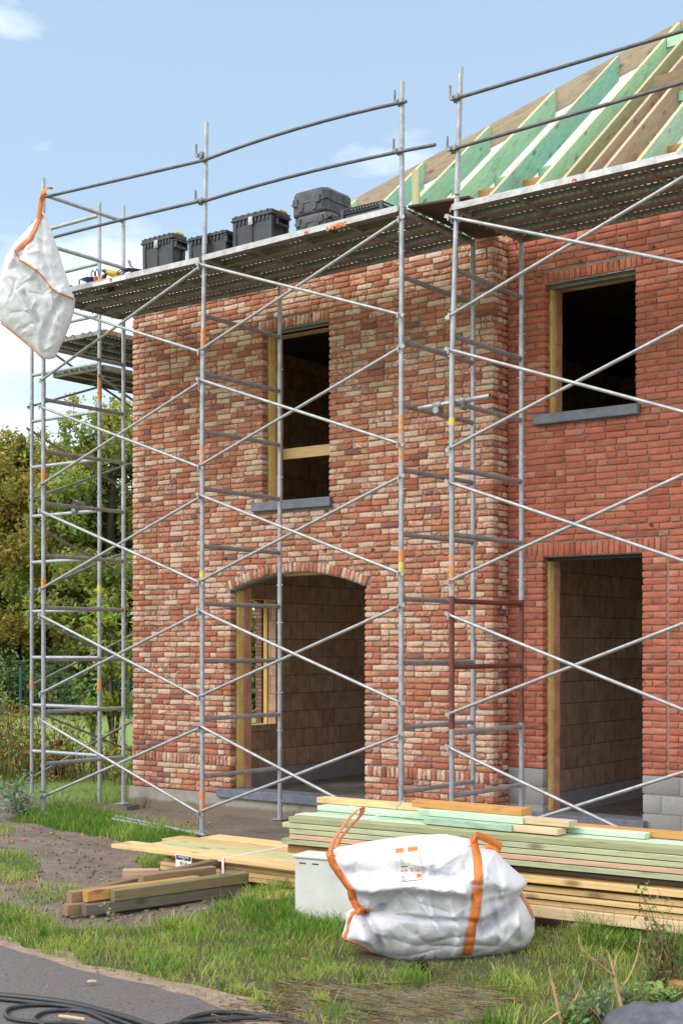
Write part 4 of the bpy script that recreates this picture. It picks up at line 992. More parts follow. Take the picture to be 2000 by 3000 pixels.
# ================================================================ woven bags
class Puff:
    """a soft sack: outline in an upright plane facing R x up, with real thickness, creases and folds"""
    def __init__(s, pts, c, org, thick, ridges, seed=0, back=.8, p=2.4, amp=1.):
        s.pts = pts; s.c = c; s.org = org; s.T = thick; s.rid = ridges; s.seed = seed; s.back = back; s.p = p; s.amp = amp; s.cr = []
        q = random.Random(int(seed*10)); xs = [a[0] for a in pts]; ys = [a[1] for a in pts]; k = max(xs)-min(xs)
        for i in range(78):
            x, y = q.uniform(min(xs), max(xs)), q.uniform(min(ys), max(ys)); a = q.uniform(0, 6.28); L = k*q.uniform(.08, .38); b = a+q.uniform(-.5, .5); m = (x+math.cos(a)*L*.5, y+math.sin(a)*L*.5)
            s.cr.append(((x, y), m, (m[0]+math.cos(b)*L*.5, m[1]+math.sin(b)*L*.5), q.uniform(.010, .030), q.choice([-1, 1])*q.uniform(.008, .024)))
        s.R = Vector((RX, RY, 0)); s.Fw = Vector((-RY, RX, 0))
    def rad(s, th):
        dx, dy = math.cos(th), math.sin(th); best = 1e9; n = len(s.pts)
        for i in range(n):
            x1, y1 = s.pts[i][0]-s.c[0], s.pts[i][1]-s.c[1]; x2, y2 = s.pts[(i+1) % n][0]-s.c[0], s.pts[(i+1) % n][1]-s.c[1]
            den = dx*(y2-y1)-dy*(x2-x1)
            if abs(den) < 1e-9: continue
            t = (x1*(y2-y1)-y1*(x2-x1))/den; u = (x1*dy-y1*dx)/den
            if t > 0 and -1e-6 <= u <= 1+1e-6: best = min(best, t)
        return best if best < 1e8 else .1
    def depth(s, x, y, back=False):
        vx, vy = x-s.c[0], y-s.c[1]; q = min(1, math.hypot(vx, vy)/s.rad(math.atan2(vy, vx)))
        base = s.T*(1-q**s.p)**.6; fade = min(1, (1-q)*5)
        d = base
        for poly, w, a in s.rid:
            m = min(seg_dist(x, y, poly[i], poly[i+1]) for i in range(len(poly)-1)); d += a*math.exp(-(m/w)**2)*fade
        P = Vector((x*3.3+s.seed, y*3.3, 3.3*s.seed+(5 if back else 0)))
        n1 = abs(noise.noise(P)); n2 = abs(noise.noise(P*2.3+Vector((3, 1, 4)))); n3 = noise.noise(P*5.1)
        for p0, p1, p2, w, a in s.cr:
            if abs(x-p1[0]) < .35 and abs(y-p1[1]) < .35: d += a*fade*math.exp(-min(seg_dist(x, y, p0, p1), seg_dist(x, y, p1, p2))/w)
        d += s.amp*(.026*(.3-n1)+.010*(.25-n2)+.002*n3)*min(1, (1-q)*3+.15)
        return -d if not back else d*s.back
    def world(s, x, y, d): return s.org+s.R*x+Vector((0, 0, y))+s.Fw*d
    def mesh(s, name, parent, spec, nth=210, nr_=84):
        vs = []; cs = []
        for back in (False, True):
            for i in range(nr_+1):
                q = i/nr_
                for k in range(nth):
                    th = 2*math.pi*k/nth; r = s.rad(th)*q*(1+(.012*noise.noise(Vector((math.cos(th)*4, math.sin(th)*4, s.seed))) if q > .9 else 0))
                    x, y = s.c[0]+math.cos(th)*r, s.c[1]+math.sin(th)*r
                    vs.append(s.world(x, y, s.depth(x, y, back))); cs.append((1, 1, 1, spec(x, y)))
        fs = []; off = (nr_+1)*nth
        for i in range(nr_):
            for k in range(nth):
                a, b = i*nth+k, i*nth+(k+1) % nth; fs.append((a, b, b+nth, a+nth)); fs.append((off+a+nth, off+b+nth, off+b, off+a))
        for k in range(nth): a, b = nr_*nth+k, nr_*nth+(k+1) % nth; fs.append((a, b, off+b, off+a))
        return fast_mesh(name, np.array(vs), quads=np.array(fs)[:, ::-1], cols=np.array(cs), mats=[M['bag']], smooth=True, parent=parent)
    def strap(s, name, parent, path, w, mat, lift=.008, n=60, kind='surf'):
        P = resample(path, n); m = MB(); vs = []
        for i, (x, y) in enumerate(P):
            j = min(i+1, len(P)-1); k = max(i-1, 0); tx, ty = P[j][0]-P[k][0], P[j][1]-P[k][1]; L = math.hypot(tx, ty) or 1; nx, ny = -ty/L, tx/L
            for o in (-.5, 0, .5):
                xx, yy = x+nx*w*o, y+ny*w*o; vs.append(s.world(xx, yy, s.depth(xx, yy)-lift))
        fs = [(i*3+k, i*3+k+1, i*3+k+4, i*3+k+3) for i in range(len(P)-1) for k in (0, 1)]
        m.add(vs, fs, 0, True); o = m.build(name, mat, parent); md = o.modifiers.new('s', 'SOLIDIFY'); md.thickness = .004; md.offset = 0; return o
def seg_dist(x, y, a, b):
    dx, dy = b[0]-a[0], b[1]-a[1]; t = max(0, min(1, ((x-a[0])*dx+(y-a[1])*dy)/(dx*dx+dy*dy+1e-12))); return math.hypot(x-a[0]-t*dx, y-a[1]-t*dy)
def resample(path, n):
    L = [0]
    for i in range(1, len(path)): L.append(L[-1]+math.dist(path[i], path[i-1]))
    out = []
    for i in range(n+1):
        d = L[-1]*i/n; k = max(j for j in range(len(L)) if L[j] <= d+1e-9); k = min(k, len(path)-2); f = (d-L[k])/(L[k+1]-L[k]+1e-12)
        out.append(tuple(path[k][j]+(path[k+1][j]-path[k][j])*f for j in range(len(path[0]))))
    return out
def strip3(name, pts, w, mat, parent, wdir, th=.004):
    m = MB(); vs = []
    for p in pts: vs += [Vector(p)-Vector(wdir)*w/2, Vector(p)+Vector(wdir)*w/2]
    m.add(vs, [(2*i, 2*i+1, 2*i+3, 2*i+2) for i in range(len(pts)-1)], 0, True)
    o = m.build(name, mat, parent); md = o.modifiers.new('s', 'SOLIDIFY'); md.thickness = th; md.offset = 0; return o
def smooth_path(path, n=24):
    P = [Vector(p) for p in path]; out = []
    for i in range(len(P)-1):
        a, b, c, d = P[max(i-1, 0)], P[i], P[i+1], P[min(i+2, len(P)-1)]
        for k in range(n):
            t = k/n; out.append(.5*((2*b)+(c-a)*t+(2*a-5*b+4*c-d)*t*t+(3*b-a-3*c+d)*t**3))
    out.append(P[-1]); return out
# --- bag on the grass; outline read in a plane 8.45 m off
DB = 8.55; sc_ = DB/F
def bl(zx, zy):       # zoomed reading -> local metres
    u = 800+zx/1.742; v = 2300+zy/1.742; return ((u-1263)*sc_, (2640-v)*sc_)
ob = PD(1263, 2640, DB)
out = [bl(*p) for p in ((275,345),(330,320),(470,292),(600,272),(750,255),(880,252),(1000,275),(1050,322),(1130,335),(1180,385),(1260,455),(1302,495),(1268,540),(1305,600),(1335,680),(1330,760),(1300,830),(1180,868),(1050,890),(900,905),(800,915),(700,912),(610,900),(540,870),(480,848),(370,795),(348,780),(372,700),(368,655),(400,635),(430,628),(400,570),(345,490),(300,420))]
rid = [([bl(400,500),bl(640,470),bl(820,470),bl(950,500)], .045, .10), ([bl(420,430),bl(640,430),bl(900,420)], .05, -.05), ([bl(1310,520),bl(1180,620),bl(1040,690)], .035, -.15), ([bl(430,640),bl(500,640),bl(560,600)], .03, -.10),
       ([bl(470,650),bl(540,760),bl(560,880)], .028, -.10), ([bl(380,660),bl(470,760),bl(520,850)], .04, .06), ([bl(740,550),bl(800,640),bl(840,720)], .02, .04), ([bl(560,620),bl(740,640),bl(1000,650)], .018, -.03),
       ([bl(1060,450),bl(1180,480),bl(1270,500)], .06, .07), ([bl(1200,640),bl(1280,760)], .05, .07), ([bl(880,560),bl(930,700),bl(920,840)], .025, .035), ([bl(1090,560),bl(1130,720),bl(1120,840)], .02, -.03), ([bl(460,540),bl(560,600),bl(620,520)], .03, -.05), ([bl(600,300),bl(800,380),bl(990,440)], .03, .03)]
bag = Puff(out, bl(820, 590), ob, .30, rid, 2.3, back=.85)
tb = empty('bulk_bag', (ob.x, ob.y, 0), 'crumpled white bulk bag with orange straps and printed label, slumped on the grass', 'bag', 'white bulk bags')
def spec(x, y):
    zx, zy = (x/sc_+1263-800)*1.742, (2640-y/sc_-2300)*1.742; k = 0
    for cx, cy, rx_, ry_ in ((480,430,80,70), (600,440,50,60), (790,800,110,60), (490,700,50,60)): k = max(k, 1-((zx-cx)/rx_)**2-((zy-cy)/ry_)**2)
    return max(0, min(1, k*1.6))
bag.mesh('bag_body', tb, spec)
bag.strap('webbing_strap', tb, [bl(*p) for p in ((287,340),(305,400),(345,460),(395,520),(405,580),(435,630),(487,630))], .048, M['strap'])
bag.strap('webbing_strap', tb, [bl(*p) for p in ((1020,262),(1030,350),(1018,465))], .050, M['strap'])
bag.strap('webbing_strap', tb, [bl(*p) for p in ((1022,480),(1012,560),(1000,650),(985,750),(976,835))], .054, M['strap'], .014)
bag.strap('edge_piping', tb, [bl(*p) for p in ((430,632),(400,645),(385,680),(378,730),(358,775),(420,790),(470,820),(510,850))], .012, M['strap'])
bag.strap('edge_piping', tb, [bl(*p) for p in ((1258,548),(1290,600),(1322,670))], .018, M['strap_f'])
bag.strap('top_seam', tb, [bl(*p) for p in ((300,350),(420,335),(560,300),(700,285),(860,275),(1000,300))], .006, M['white_pl'], .004)
def bw(zx, zy, d): x, y = bl(zx, zy); return bag.world(x, y, d)
strip3('lifting_loop', smooth_path([bw(292,350,-.10),bw(302,290,-.08),bw(340,230,-.05),bw(395,160,-.02),bw(440,122,0),bw(456,126,.03),bw(445,165,.07),bw(395,225,.10),bw(345,285,.12),bw(325,330,.12)]), .045, M['strap_f'], tb, (RX*.75, RY*.75, .35))
strip3('lifting_loop', smooth_path([bw(1018,262,-.13),bw(1022,248,-.10),bw(1060,262,-.03),bw(1120,295,.04),bw(1168,326,.08),bw(1160,345,.10),bw(1110,330,.12),bw(1085,345,.13)]), .05, M['strap'], tb, (.1, .35, .85))
# label printed on the bag
def patch(name, mat, cor, lift, par, n=8):
    m = MB(); vs = []
    for i in range(n+1):
        for j in range(n+1):
            a = [cor[0][k]+(cor[1][k]-cor[0][k])*i/n for k in (0, 1)]; b = [cor[3][k]+(cor[2][k]-cor[3][k])*i/n for k in (0, 1)]
            x, y = [a[k]+(b[k]-a[k])*j/n for k in (0, 1)]; x, y = bl(x, y); vs.append(bag.world(x, y, bag.depth(x, y)-lift))
    m.add(vs, [(i*(n+1)+j, i*(n+1)+j+1, (i+1)*(n+1)+j+1, (i+1)*(n+1)+j) for i in range(n) for j in range(n)], 0, True); return m.build(name, mat, par)
LC = [(612,302),(732,290),(750,438),(632,450)]
M['label'] = simple('label_film', (.60, .58, .55), .4, var=.05); M['label_o'] = simple('label_orange', (.68, .19, .05), .5, var=.1); M['label_g'] = simple('label_print', (.42, .42, .42), .6, var=.2)
lab = patch('printed_label', M['label'], LC, .011, tb, 28)
def lf(x0, y0, x1, y1):
    def at(x, y):
        a = [LC[0][k]+(LC[1][k]-LC[0][k])*x for k in (0, 1)]; b = [LC[3][k]+(LC[2][k]-LC[3][k])*x for k in (0, 1)]; return [a[k]+(b[k]-a[k])*y for k in (0, 1)]
    return [at(x0, y0), at(x1, y0), at(x1, y1), at(x0, y1)]
for r_ in ((.04,.04,.38,.15), (.55,.04,.96,.15), (.14,.70,.24,.745), (.30,.70,.40,.745), (.14,.88,.25,.90), (.14,.96,.25,.98), (.14,.88,.16,.98), (.23,.88,.25,.98), (.76,.86,.95,.95)): patch('label_print', M['label_o'], lf(*r_), .0145, lab, 5)
for r_ in ((.16,.58,.44,.605), (.52,.66,.60,.68), (.55,.74,.62,.76), (.80,.76,.90,.78)): patch('label_print', M['ink'], lf(*r_), .0145, lab, 5)
for i in range(5): patch('label_print', M['label_g'], lf(.14, .34+i*.042, .34-.03*(i % 2), .348+i*.042), .0145, lab, 5); patch('label_print', M['label_g'], lf(.44, .26+i*.05, .60-.04*(i % 2), .268+i*.05), .0145, lab, 5)
# --- bag hanging from the corner post
DH = 15.0; sh = DH/F
def hl(x, y): return ((x*1.2755-120)*sh, (850-y*1.2755)*sh)
oh = PD(120, 850, DH)
out = [hl(*p) for p in ((97,488),(104,490),(118,530),(134,575),(150,625),(163,665),(173,687),(170,715),(160,748),(148,778),(136,800),(127,822),(112,826),(98,824),(78,800),(52,780),(25,758),(0,738),(-14,700),(-12,668),(0,650),(4,620),(14,588),(32,560),(60,528),(84,502))]
rid = [([hl(40,580),hl(50,602),hl(80,620),hl(110,645),hl(128,670),(hl(172,688))], .05, .05), ([hl(45,615),hl(75,640),hl(105,672)], .05, -.07), ([hl(98,500),hl(100,580),hl(120,650)], .03, -.03), ([hl(20,640),hl(60,700),hl(100,800)], .04, .04), ([hl(140,700),hl(110,760),hl(100,810)], .035, -.04), ([hl(60,680),hl(90,740)], .03, -.05), ([hl(60,560),hl(30,620)], .03, -.03)]
hb = Puff(out, hl(85, 680), oh, .13, rid, 7.9, back=1., p=2.2, amp=1.0)
th_ = empty('bulk_bag', (oh.x, oh.y, 4.5), 'white bulk bag hanging by an orange strap from the corner scaffold post', 'bag', 'white bulk bags')
hb.mesh('bag_body', th_, lambda x, y: 0)
hb.strap('edge_piping', th_, [hl(*p) for p in ((38,578),(44,590),(50,604),(72,618),(96,634),(112,652),(126,672),(142,682),(171,688))], .016, M['strap_f'], .01)
hb.strap('edge_piping', th_, [hl(*p) for p in ((2,742),(28,762),(54,784),(78,804),(97,822))], .016, M['strap_f'], .01)
hb.strap('webbing_strap', th_, [hl(*p) for p in ((96,492),(84,530),(74,552),(56,566),(44,580))], .05, M['strap_f'], .012)
def hw3(x, y, d): a = hl(x, y); return hb.world(a[0], a[1], d)
strip3('hanging_strap', smooth_path([hw3(92,505,-.05), hw3(97,470,-.06), hw3(104,440,-.05), PY(140, 552, YO-.02), PY(146, 548, YO+.03), PY(150, 553, YO+.07)]), .05, M['strap'], th_, (RX, RY, 0))
# ================================================================ hoses and sheeting
def gpath(pts, z=.03): return smooth_path([PZ(u, v, z) for u, v in pts], 10)
hp = lambda *z: [(x/1.568, 2850+y/1.568) for x, y in z]
for nm, pts, r, lab in (('hose', hp((-120,85),(0,105),(130,118),(250,132),(370,152),(480,180),(600,215),(700,250),(900,330)), .018, 'thickest black hose crossing the path corner'),
        ('cable', hp((-100,112),(0,122),(150,138),(300,155),(400,175),(480,200),(560,228),(640,260),(800,330)), .011, 'black cable running just below the thick hose'),
        ('cable', hp((640,300),(420,240),(200,232),(60,215),(25,190),(50,165),(140,150),(260,150),(360,168),(440,200),(520,240),(600,300)), .011, 'black cable making the widest loop on the asphalt'),
        ('cable', hp((300,300),(170,225),(165,205),(210,182),(300,174),(390,180),(450,205),(560,260),(640,330)), .010, 'black cable making the small inner loop'),
        ('cable', hp((800,250),(860,215),(920,195),(1000,185),(1080,184),(1180,195),(1280,212),(1350,230),(1420,260)), .013, 'upper black cable over the sandy path edge'),
        ('cable', hp((760,245),(840,230),(960,220),(1080,213),(1200,207),(1300,212),(1400,240),(1460,270)), .012, 'lower black cable over the sandy path edge')):
    m = MB(); P = gpath(pts, r+.014); m.tube(P, r, 8); m.build(nm, M['hose'], label=lab, cat=nm, group='black hoses and cables on the path')
# black sheeting lump, bottom right
vs = []; nu, nv = 60, 34; c0 = PZ(2035, 3035, 0); X_ = Vector((RX, RY, 0)); Yd = Vector((-RY, RX, 0))
for j in range(nv+1):
    for i in range(nu+1):
        a, b = i/nu*2-1, j/nv*2-1; e = max(0, 1-a*a)**.5*max(0, 1-b*b)**.4
        n = noise.noise(Vector((a*2.2, b*2.2, 3))); n2 = abs(noise.noise(Vector((a*5, b*5, 8))))
        h = e*(.17+.05*n)-.05*n2*e-.01+.06*max(0, a)*e
        vs.append(tuple(c0+X_*(a*.42+.02*n)+Yd*(b*.34+.03*n)+Vector((0, 0, h))))
vs2 = [(x, y, z-.006) for x, y, z in vs]
q = [(j*(nu+1)+i, j*(nu+1)+i+1, (j+1)*(nu+1)+i+1, (j+1)*(nu+1)+i) for j in range(nv) for i in range(nu)]
fast_mesh('plastic_sheet', np.array(vs), quads=np.array(q), mats=[M['sheet']], smooth=True, label='crumpled black plastic sheeting in the bottom right corner', cat='sheeting')
# ================================================================ ground
M['brick_chip'] = simple('brick_chip', (.40, .15, .09), .95, var=.4, sc=3)
def in_poly(x, y, poly):
    c = False; j = len(poly)-1
    for i in range(len(poly)):
        xi, yi = poly[i]; xj, yj = poly[j]
        if (yi > y) != (yj > y) and x < (xj-xi)*(y-yi)/(yj-yi)+xi: c = not c
        j = i
    return c
def gp(pts): return [tuple(PZ(u, v, 0))[:2] for u, v in pts]
EDGE = [(-400,2690),(-200,2730),(0,2775),(96,2804),(170,2830),(255,2855),(350,2876),(446,2893),(550,2925),(638,2957),(700,3000),(790,3060)]
edge_w = gp(EDGE)
path_poly = edge_w+[(-3.2, 4.9), (2.5, 4.6), (2.5, 1.2), (-14, 3.2)]
front = gp([(-100,2625),(0,2642),(110,2670),(190,2715),(330,2722),(480,2700),(600,2668),(700,2640),(760,2615),(830,2592),(1000,2575),(1100,2600),(1200,2700),(1560,2735),(2100,2760),(2300,2900),(2000,3120),(1200,3060),(800,3040),(640,2945),(440,2878),(260,2842),(96,2788),(0,2758),(-200,2715)])
strip = gp([(40,2385),(100,2352),(200,2345),(300,2362),(390,2385),(470,2405),(560,2425),(580,2445),(520,2462),(440,2455),(330,2440),(240,2425),(120,2400)])
patches = [gp(p) for p in ([(-20,2500),(60,2500),(120,2530),(100,2570),(40,2590),(-20,2590)], [(20,2610),(80,2590),(180,2585),(240,2600),(200,2640),(80,2650)], [(400,2510),(470,2500),(520,2505),(500,2535),(420,2545)], [(-30,2270),(40,2265),(75,2285),(60,2310),(-30,2315)], [(170,2262),(230,2264),(220,2276),(175,2276)], [(-60,2420),(30,2400),(50,2440),(-60,2460)])]
dirt_c = gp([(600,2985),(760,2905),(900,2880),(1100,2882),(1300,2860),(1460,2880),(1500,2925),(1420,2985),(1200,3060),(700,3060)])
def gh(x, y):
    a = sm(8.7, 10.3, y)*sm(-14.5, -12.0, x); n = noise.noise(Vector((x*.8, y*.8, 0)))*.035+noise.noise(Vector((x*3, y*3, 4)))*.022-abs(noise.noise(Vector((x*1.2, y*6, 9))))*.025+noise.noise(Vector((x*11, y*11, 9)))*.010
    far = sm(5.9, 6.6, y)
    z = -.075*a+n*far*(1-.7*sm(9.9, 10.4, y))-.012
    return z
def axis(lo, hi, step, far):
    a = list(np.arange(lo, hi+1e-6, step)); s = step; x = lo; L = []
    while x > -far: s *= 1.35; x -= s; L.append(x)
    s = step; x = hi; R_ = []
    while x < far: s *= 1.35; x += s; R_.append(x)
    return np.array(L[::-1]+a+R_)
ax, ay = axis(-17, 1, .06, 600), axis(3.6, 16, .06, 600)
vs = np.zeros((len(ay), len(ax), 3)); cs = np.zeros((len(ay), len(ax), 4)); cs[..., 3] = 1
for j, y in enumerate(ay):
    for i, x in enumerate(ax):
        near = -17.2 < x < 1.2 and 3.4 < y < 16.2
        vs[j, i] = (x, y, gh(x, y) if near else -.10 if y > 8 else -.012)
        if near and y < 4.5: vs[j, i, 2] = -.012
        Zc = -x*RY+y*RX; k = 0
        if not (XL < x < XE and YF < y < YB): k = sm(16.6, 18.8, Zc+noise.noise(Vector((x*.5, y*.5, 1)))*1.2)
        if near:
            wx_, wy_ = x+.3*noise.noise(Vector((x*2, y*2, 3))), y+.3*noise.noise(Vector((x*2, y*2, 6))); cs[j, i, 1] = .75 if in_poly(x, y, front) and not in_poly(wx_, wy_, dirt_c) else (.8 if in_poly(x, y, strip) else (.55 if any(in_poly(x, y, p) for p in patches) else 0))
            cs[j, i, 2] = .42 if in_poly(wx_, wy_, dirt_c) else 0
        if y < 1: k = 1
        cs[j, i, 0] = k
nx, ny = len(ax), len(ay); ii = (np.arange(ny-1)[:, None]*nx+np.arange(nx-1)[None]).ravel()
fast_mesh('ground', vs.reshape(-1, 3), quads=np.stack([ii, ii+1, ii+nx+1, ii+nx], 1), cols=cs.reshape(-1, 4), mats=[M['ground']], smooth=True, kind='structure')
def flat(name, poly, z, mat):
    me = bpy.data.meshes.new(name); me.from_pydata([(x, y, z) for x, y in poly], [], [list(range(len(poly)))]); me.materials.append(mat); o = bpy.data.objects.new(name, me); COL.objects.link(o)
    import bmesh
    b = bmesh.new(); b.from_mesh(me); bmesh.ops.triangulate(b, faces=b.faces[:]); b.normal_update()
    for f in b.faces:
        if f.normal.z < 0: f.normal_flip()
    b.to_mesh(me); b.free(); return tag(o, kind='structure')
def wiggle(poly, n, amp, sd):
    out = []
    for i in range(len(poly)-1):
        for k in range(n):
            t = k/n; x = poly[i][0]*(1-t)+poly[i+1][0]*t; y = poly[i][1]*(1-t)+poly[i+1][1]*t; w = noise.noise(Vector((x*4, y*4, sd)))*amp; out.append((x+w*.3, y+w))
    return out+[poly[-1]]
ew = wiggle(edge_w, 10, .035, 1)
flat('path', ew+[(-3.2, 4.9), (2.5, 4.6), (2.5, 1.2), (-14, 3.2)], .012, M['asphalt'])
flat('path_edging', [(x+.05, y+.15+.12*noise.noise(Vector((x*3, 0, 9)))+.05*sm(-6, -5, x)) for x, y in ew]+[(-3.5, 5.1), (-3.2, 4.8)]+[(x, y-.1) for x, y in ew[::-1]], .008, M['sand'])
# ================================================================ grass and weeds
def poly_sample(poly, n, r):
    P = np.array(poly); lo, hi = P.min(0), P.max(0); out = []
    while len(out) < n:
        x, y = r.uniform(lo[0], hi[0]), r.uniform(lo[1], hi[1])
        if in_poly(x, y, poly): out.append((x, y))
    return out
def blades(name, roots, r, parent=None, **kw):
    """roots: x, y, z, height, width, colour(3)"""
    A = np.array(roots); n = len(A); h = A[:, 3]; th = r.uniform(0, 2*np.pi, n); ln = r.uniform(.15, .95, n)*h; fa = r.uniform(0, 2*np.pi, n)
    d = np.stack([np.cos(th), np.sin(th), np.zeros(n)], 1); s = np.stack([np.cos(fa), np.sin(fa), np.zeros(n)], 1); w = A[:, 4][:, None]
    b = A[:, :3]; z = np.zeros((n, 3)); z[:, 2] = 1
    m1 = b+z*(h*.45)[:, None]+d*(ln*.22)[:, None]; m2 = b+z*(h*.8)[:, None]+d*(ln*.6)[:, None]; tp = b+z*(h*.93)[:, None]+d*ln[:, None]
    V = np.stack([b-s*w*.5, b+s*w*.5, m1-s*w*.45, m1+s*w*.45, m2-s*w*.28, m2+s*w*.28, tp], 1).reshape(-1, 3)
    k = np.arange(n)*7
    q = np.concatenate([np.stack([k, k+1, k+3, k+2], 1), np.stack([k+2, k+3, k+5, k+4], 1)]); t3 = np.stack([k+4, k+5, k+6], 1)
    c = np.ones((n, 7, 4)); c[:, :, :3] = A[:, None, 5:8]; c[:, 6, :3] = A[:, 5:8]*np.array([1.25, 1.1, .9])
    return fast_mesh(name, V, quads=q, tris=t3, cols=c.reshape(-1, 4), mats=[M['grass']], parent=parent, **kw)
gr = np.random.default_rng(4)
PALG = [(.085,.205,.03), (.14,.29,.045), (.215,.37,.06), (.31,.435,.085), (.39,.465,.125), (.45,.455,.18)]
DRY = [(.34,.27,.13), (.26,.19,.09), (.42,.36,.2), (.2,.15,.07)]
tallp = gp([(700,2655),(780,2620),(860,2600),(1010,2590),(1060,2690),(1000,2740),(820,2740),(720,2700)])
tall2 = gp([(1690,2735),(1800,2740),(2100,2770),(2100,2830),(1880,2800),(1700,2775)])
roots = []
bag_fp = [tuple(ob+Vector((RX, RY, 0))*a+Vector((-RY, RX, 0))*b)[:2] for a, b in ((-.44,-.20),(-.15,-.26),(.40,-.22),(.55,-.05),(.55,.25),(-.5,.25))]
def add_blade(x, y, hm, dry, wm_=1.):
    cl = noise.noise(Vector((x*1.6, y*1.6, 2))); cl2 = noise.noise(Vector((x*6, y*6, 5)))
    if gr.random() < max(0, .30+1.1*cl2+.7*cl)*.88: return
    nb_ = math.hypot((x-ob.x)*RX+(y-ob.y)*RY, ((x-ob.x)*-RY+(y-ob.y)*RX+.25)*1.6)
    if nb_ < .62: hm *= .5
    if in_poly(x, y, bag_fp) or in_poly(x, y, path_poly): return
    h = hm*(1+.7*cl)*(1+.5*cl2)*gr.uniform(.5, 1.2)
    c = DRY[gr.integers(4)] if gr.random() < dry*(1+1.5*cl2) else PALG[min(5, max(0, int(gr.normal(2.2+cl*3+(.8 if hm < .12 else -.6), 1.1))))]
    v = gr.uniform(.8, 1.2); roots.append((x, y, gh(x, y)-.01, max(.02, h), gr.uniform(.0035, .0065)*wm_, c[0]*v, c[1]*v, c[2]*v))
for x, y in poly_sample(front, 47000, gr):
    dirt = in_poly(x+.25*noise.noise(Vector((x*2, y*2, 3))), y+.25*noise.noise(Vector((x*2, y*2, 6))), dirt_c)
    if dirt and gr.random() < .55+.9*noise.noise(Vector((x*2.5, y*2.5, 11))): continue
    Zc = -x*RY+y*RX; hm = .058+.02*sm(7.4, 8.3, Zc); dr = .30
    if Zc < 7.7 and x > -5.6: hm = .046; dr = .40
    if dirt: hm = .05; dr = .55
    add_blade(x, y, hm, dr)
for x, y in poly_sample(tallp, 6500, gr): add_blade(x, y, .145, .10, 1.15)
for x, y in poly_sample(tall2, 4500, gr): add_blade(x, y, .16, .08, 1.1)
for x, y in poly_sample(strip, 9000, gr): add_blade(x, y, .13, .04, 1.25)
for p, n in zip(patches, (1800, 500, 900, 2600, 900, 400)):
    for x, y in poly_sample(p, n, gr): add_blade(x, y, .07 if n != 2600 else .13, .12, 1.2)
for k in range(110):      # stray tufts on the mud
    u, v = gr.uniform(-50, 1700), gr.uniform(2420, 2720); p = PZ(u, v, 0)
    if p.y > 7.7 and p.x > -6.5: continue
    for i in range(int(gr.uniform(6, 40))): add_blade(p.x+gr.normal(0, .05), p.y+gr.normal(0, .05), .05, .15)
for x, y in [(PZ(gr.uniform(-80, 420), gr.uniform(2285, 2400), -.05)) [:2] for _ in range(1500)]:
    if gr.random() < .5: add_blade(x, y, .06, .75)
for k in range(130):       # longer blades standing against the bag and the pine stack
    u = gr.choice([gr.uniform(1400, 1560), gr.uniform(850, 1010), gr.uniform(850, 1010), gr.uniform(1650, 2000)]); v = gr.uniform(2735, 2790) if u > 1100 else gr.uniform(2640, 2690); p = PZ(u, v, 0); roots.append((p.x, p.y, 0, gr.uniform(.15, .34), .005, .07, .16, .03))
for k in range(230):      # tussocks with longer arching blades
    P_ = front if k < 170 else (tallp if k < 200 else strip); x, y = poly_sample(P_, 1, gr)[0]
    if in_poly(x, y, dirt_c) and gr.random() < .7: continue
    if in_poly(x, y, bag_fp) or math.hypot((x-ob.x)*RX+(y-ob.y)*RY, ((x-ob.x)*-RY+(y-ob.y)*RX+.3)*1.6) < .6: continue
    hh = gr.uniform(.07, .135)*(1.25 if k >= 170 else 1); c = PALG[gr.integers(0, 5)]; rr = gr.uniform(.02, .07)
    for i in range(int(gr.uniform(25, 60))):
        v = gr.uniform(.75, 1.2); a = DRY[gr.integers(4)] if gr.random() < .08 else c; px, py = x+gr.normal(0, rr), y+gr.normal(0, rr)
        if not in_poly(px, py, path_poly): roots.append((px, py, gh(px, py)-.01, hh*gr.uniform(.5, 1.15), gr.uniform(.004, .0075), a[0]*v, a[1]*v, a[2]*v))
blades('grass', roots, gr, kind='stuff')
# lawn beyond and clumps of coarse field grass
roots = []
for _ in range(16000):
    Zc = gr.uniform(16.8, 24); u = gr.uniform(-200, 450); dx, dy = ray(u); x, y = dx*Zc, dy*Zc
    if gr.random() < .35+.8*noise.noise(Vector((x*.8, y*.8, 7))): continue
    c = PALG[gr.integers(1, 4)] if gr.random() < .8 else DRY[gr.integers(4)]; roots.append((x, y, -.11, gr.uniform(.05, .18), gr.uniform(.006, .012), *[q*gr.uniform(.8, 1.15) for q in c]))
blades('field_grass', roots, gr, kind='stuff')
# dead roots and straw on the bare patch
m = MB(); m.col = (.30, .22, .13, 1)
for _ in range(330):
    x, y = poly_sample(dirt_c, 1, gr)[0]; a = gr.uniform(0, 6.28); L = gr.uniform(.05, .22)
    m.col = tuple(DRY[gr.integers(4)])+(1,)
    P = [Vector((x+math.cos(a+i*gr.normal(0, .3))*L*i/4, y+math.sin(a+i*.1)*L*i/4, .018+.012*math.sin(i+a))) for i in range(5)]; m.tube(P, gr.uniform(.0012, .0035), 4, cap=False)
m.build('dead_roots', M['leaf'], kind='stuff')
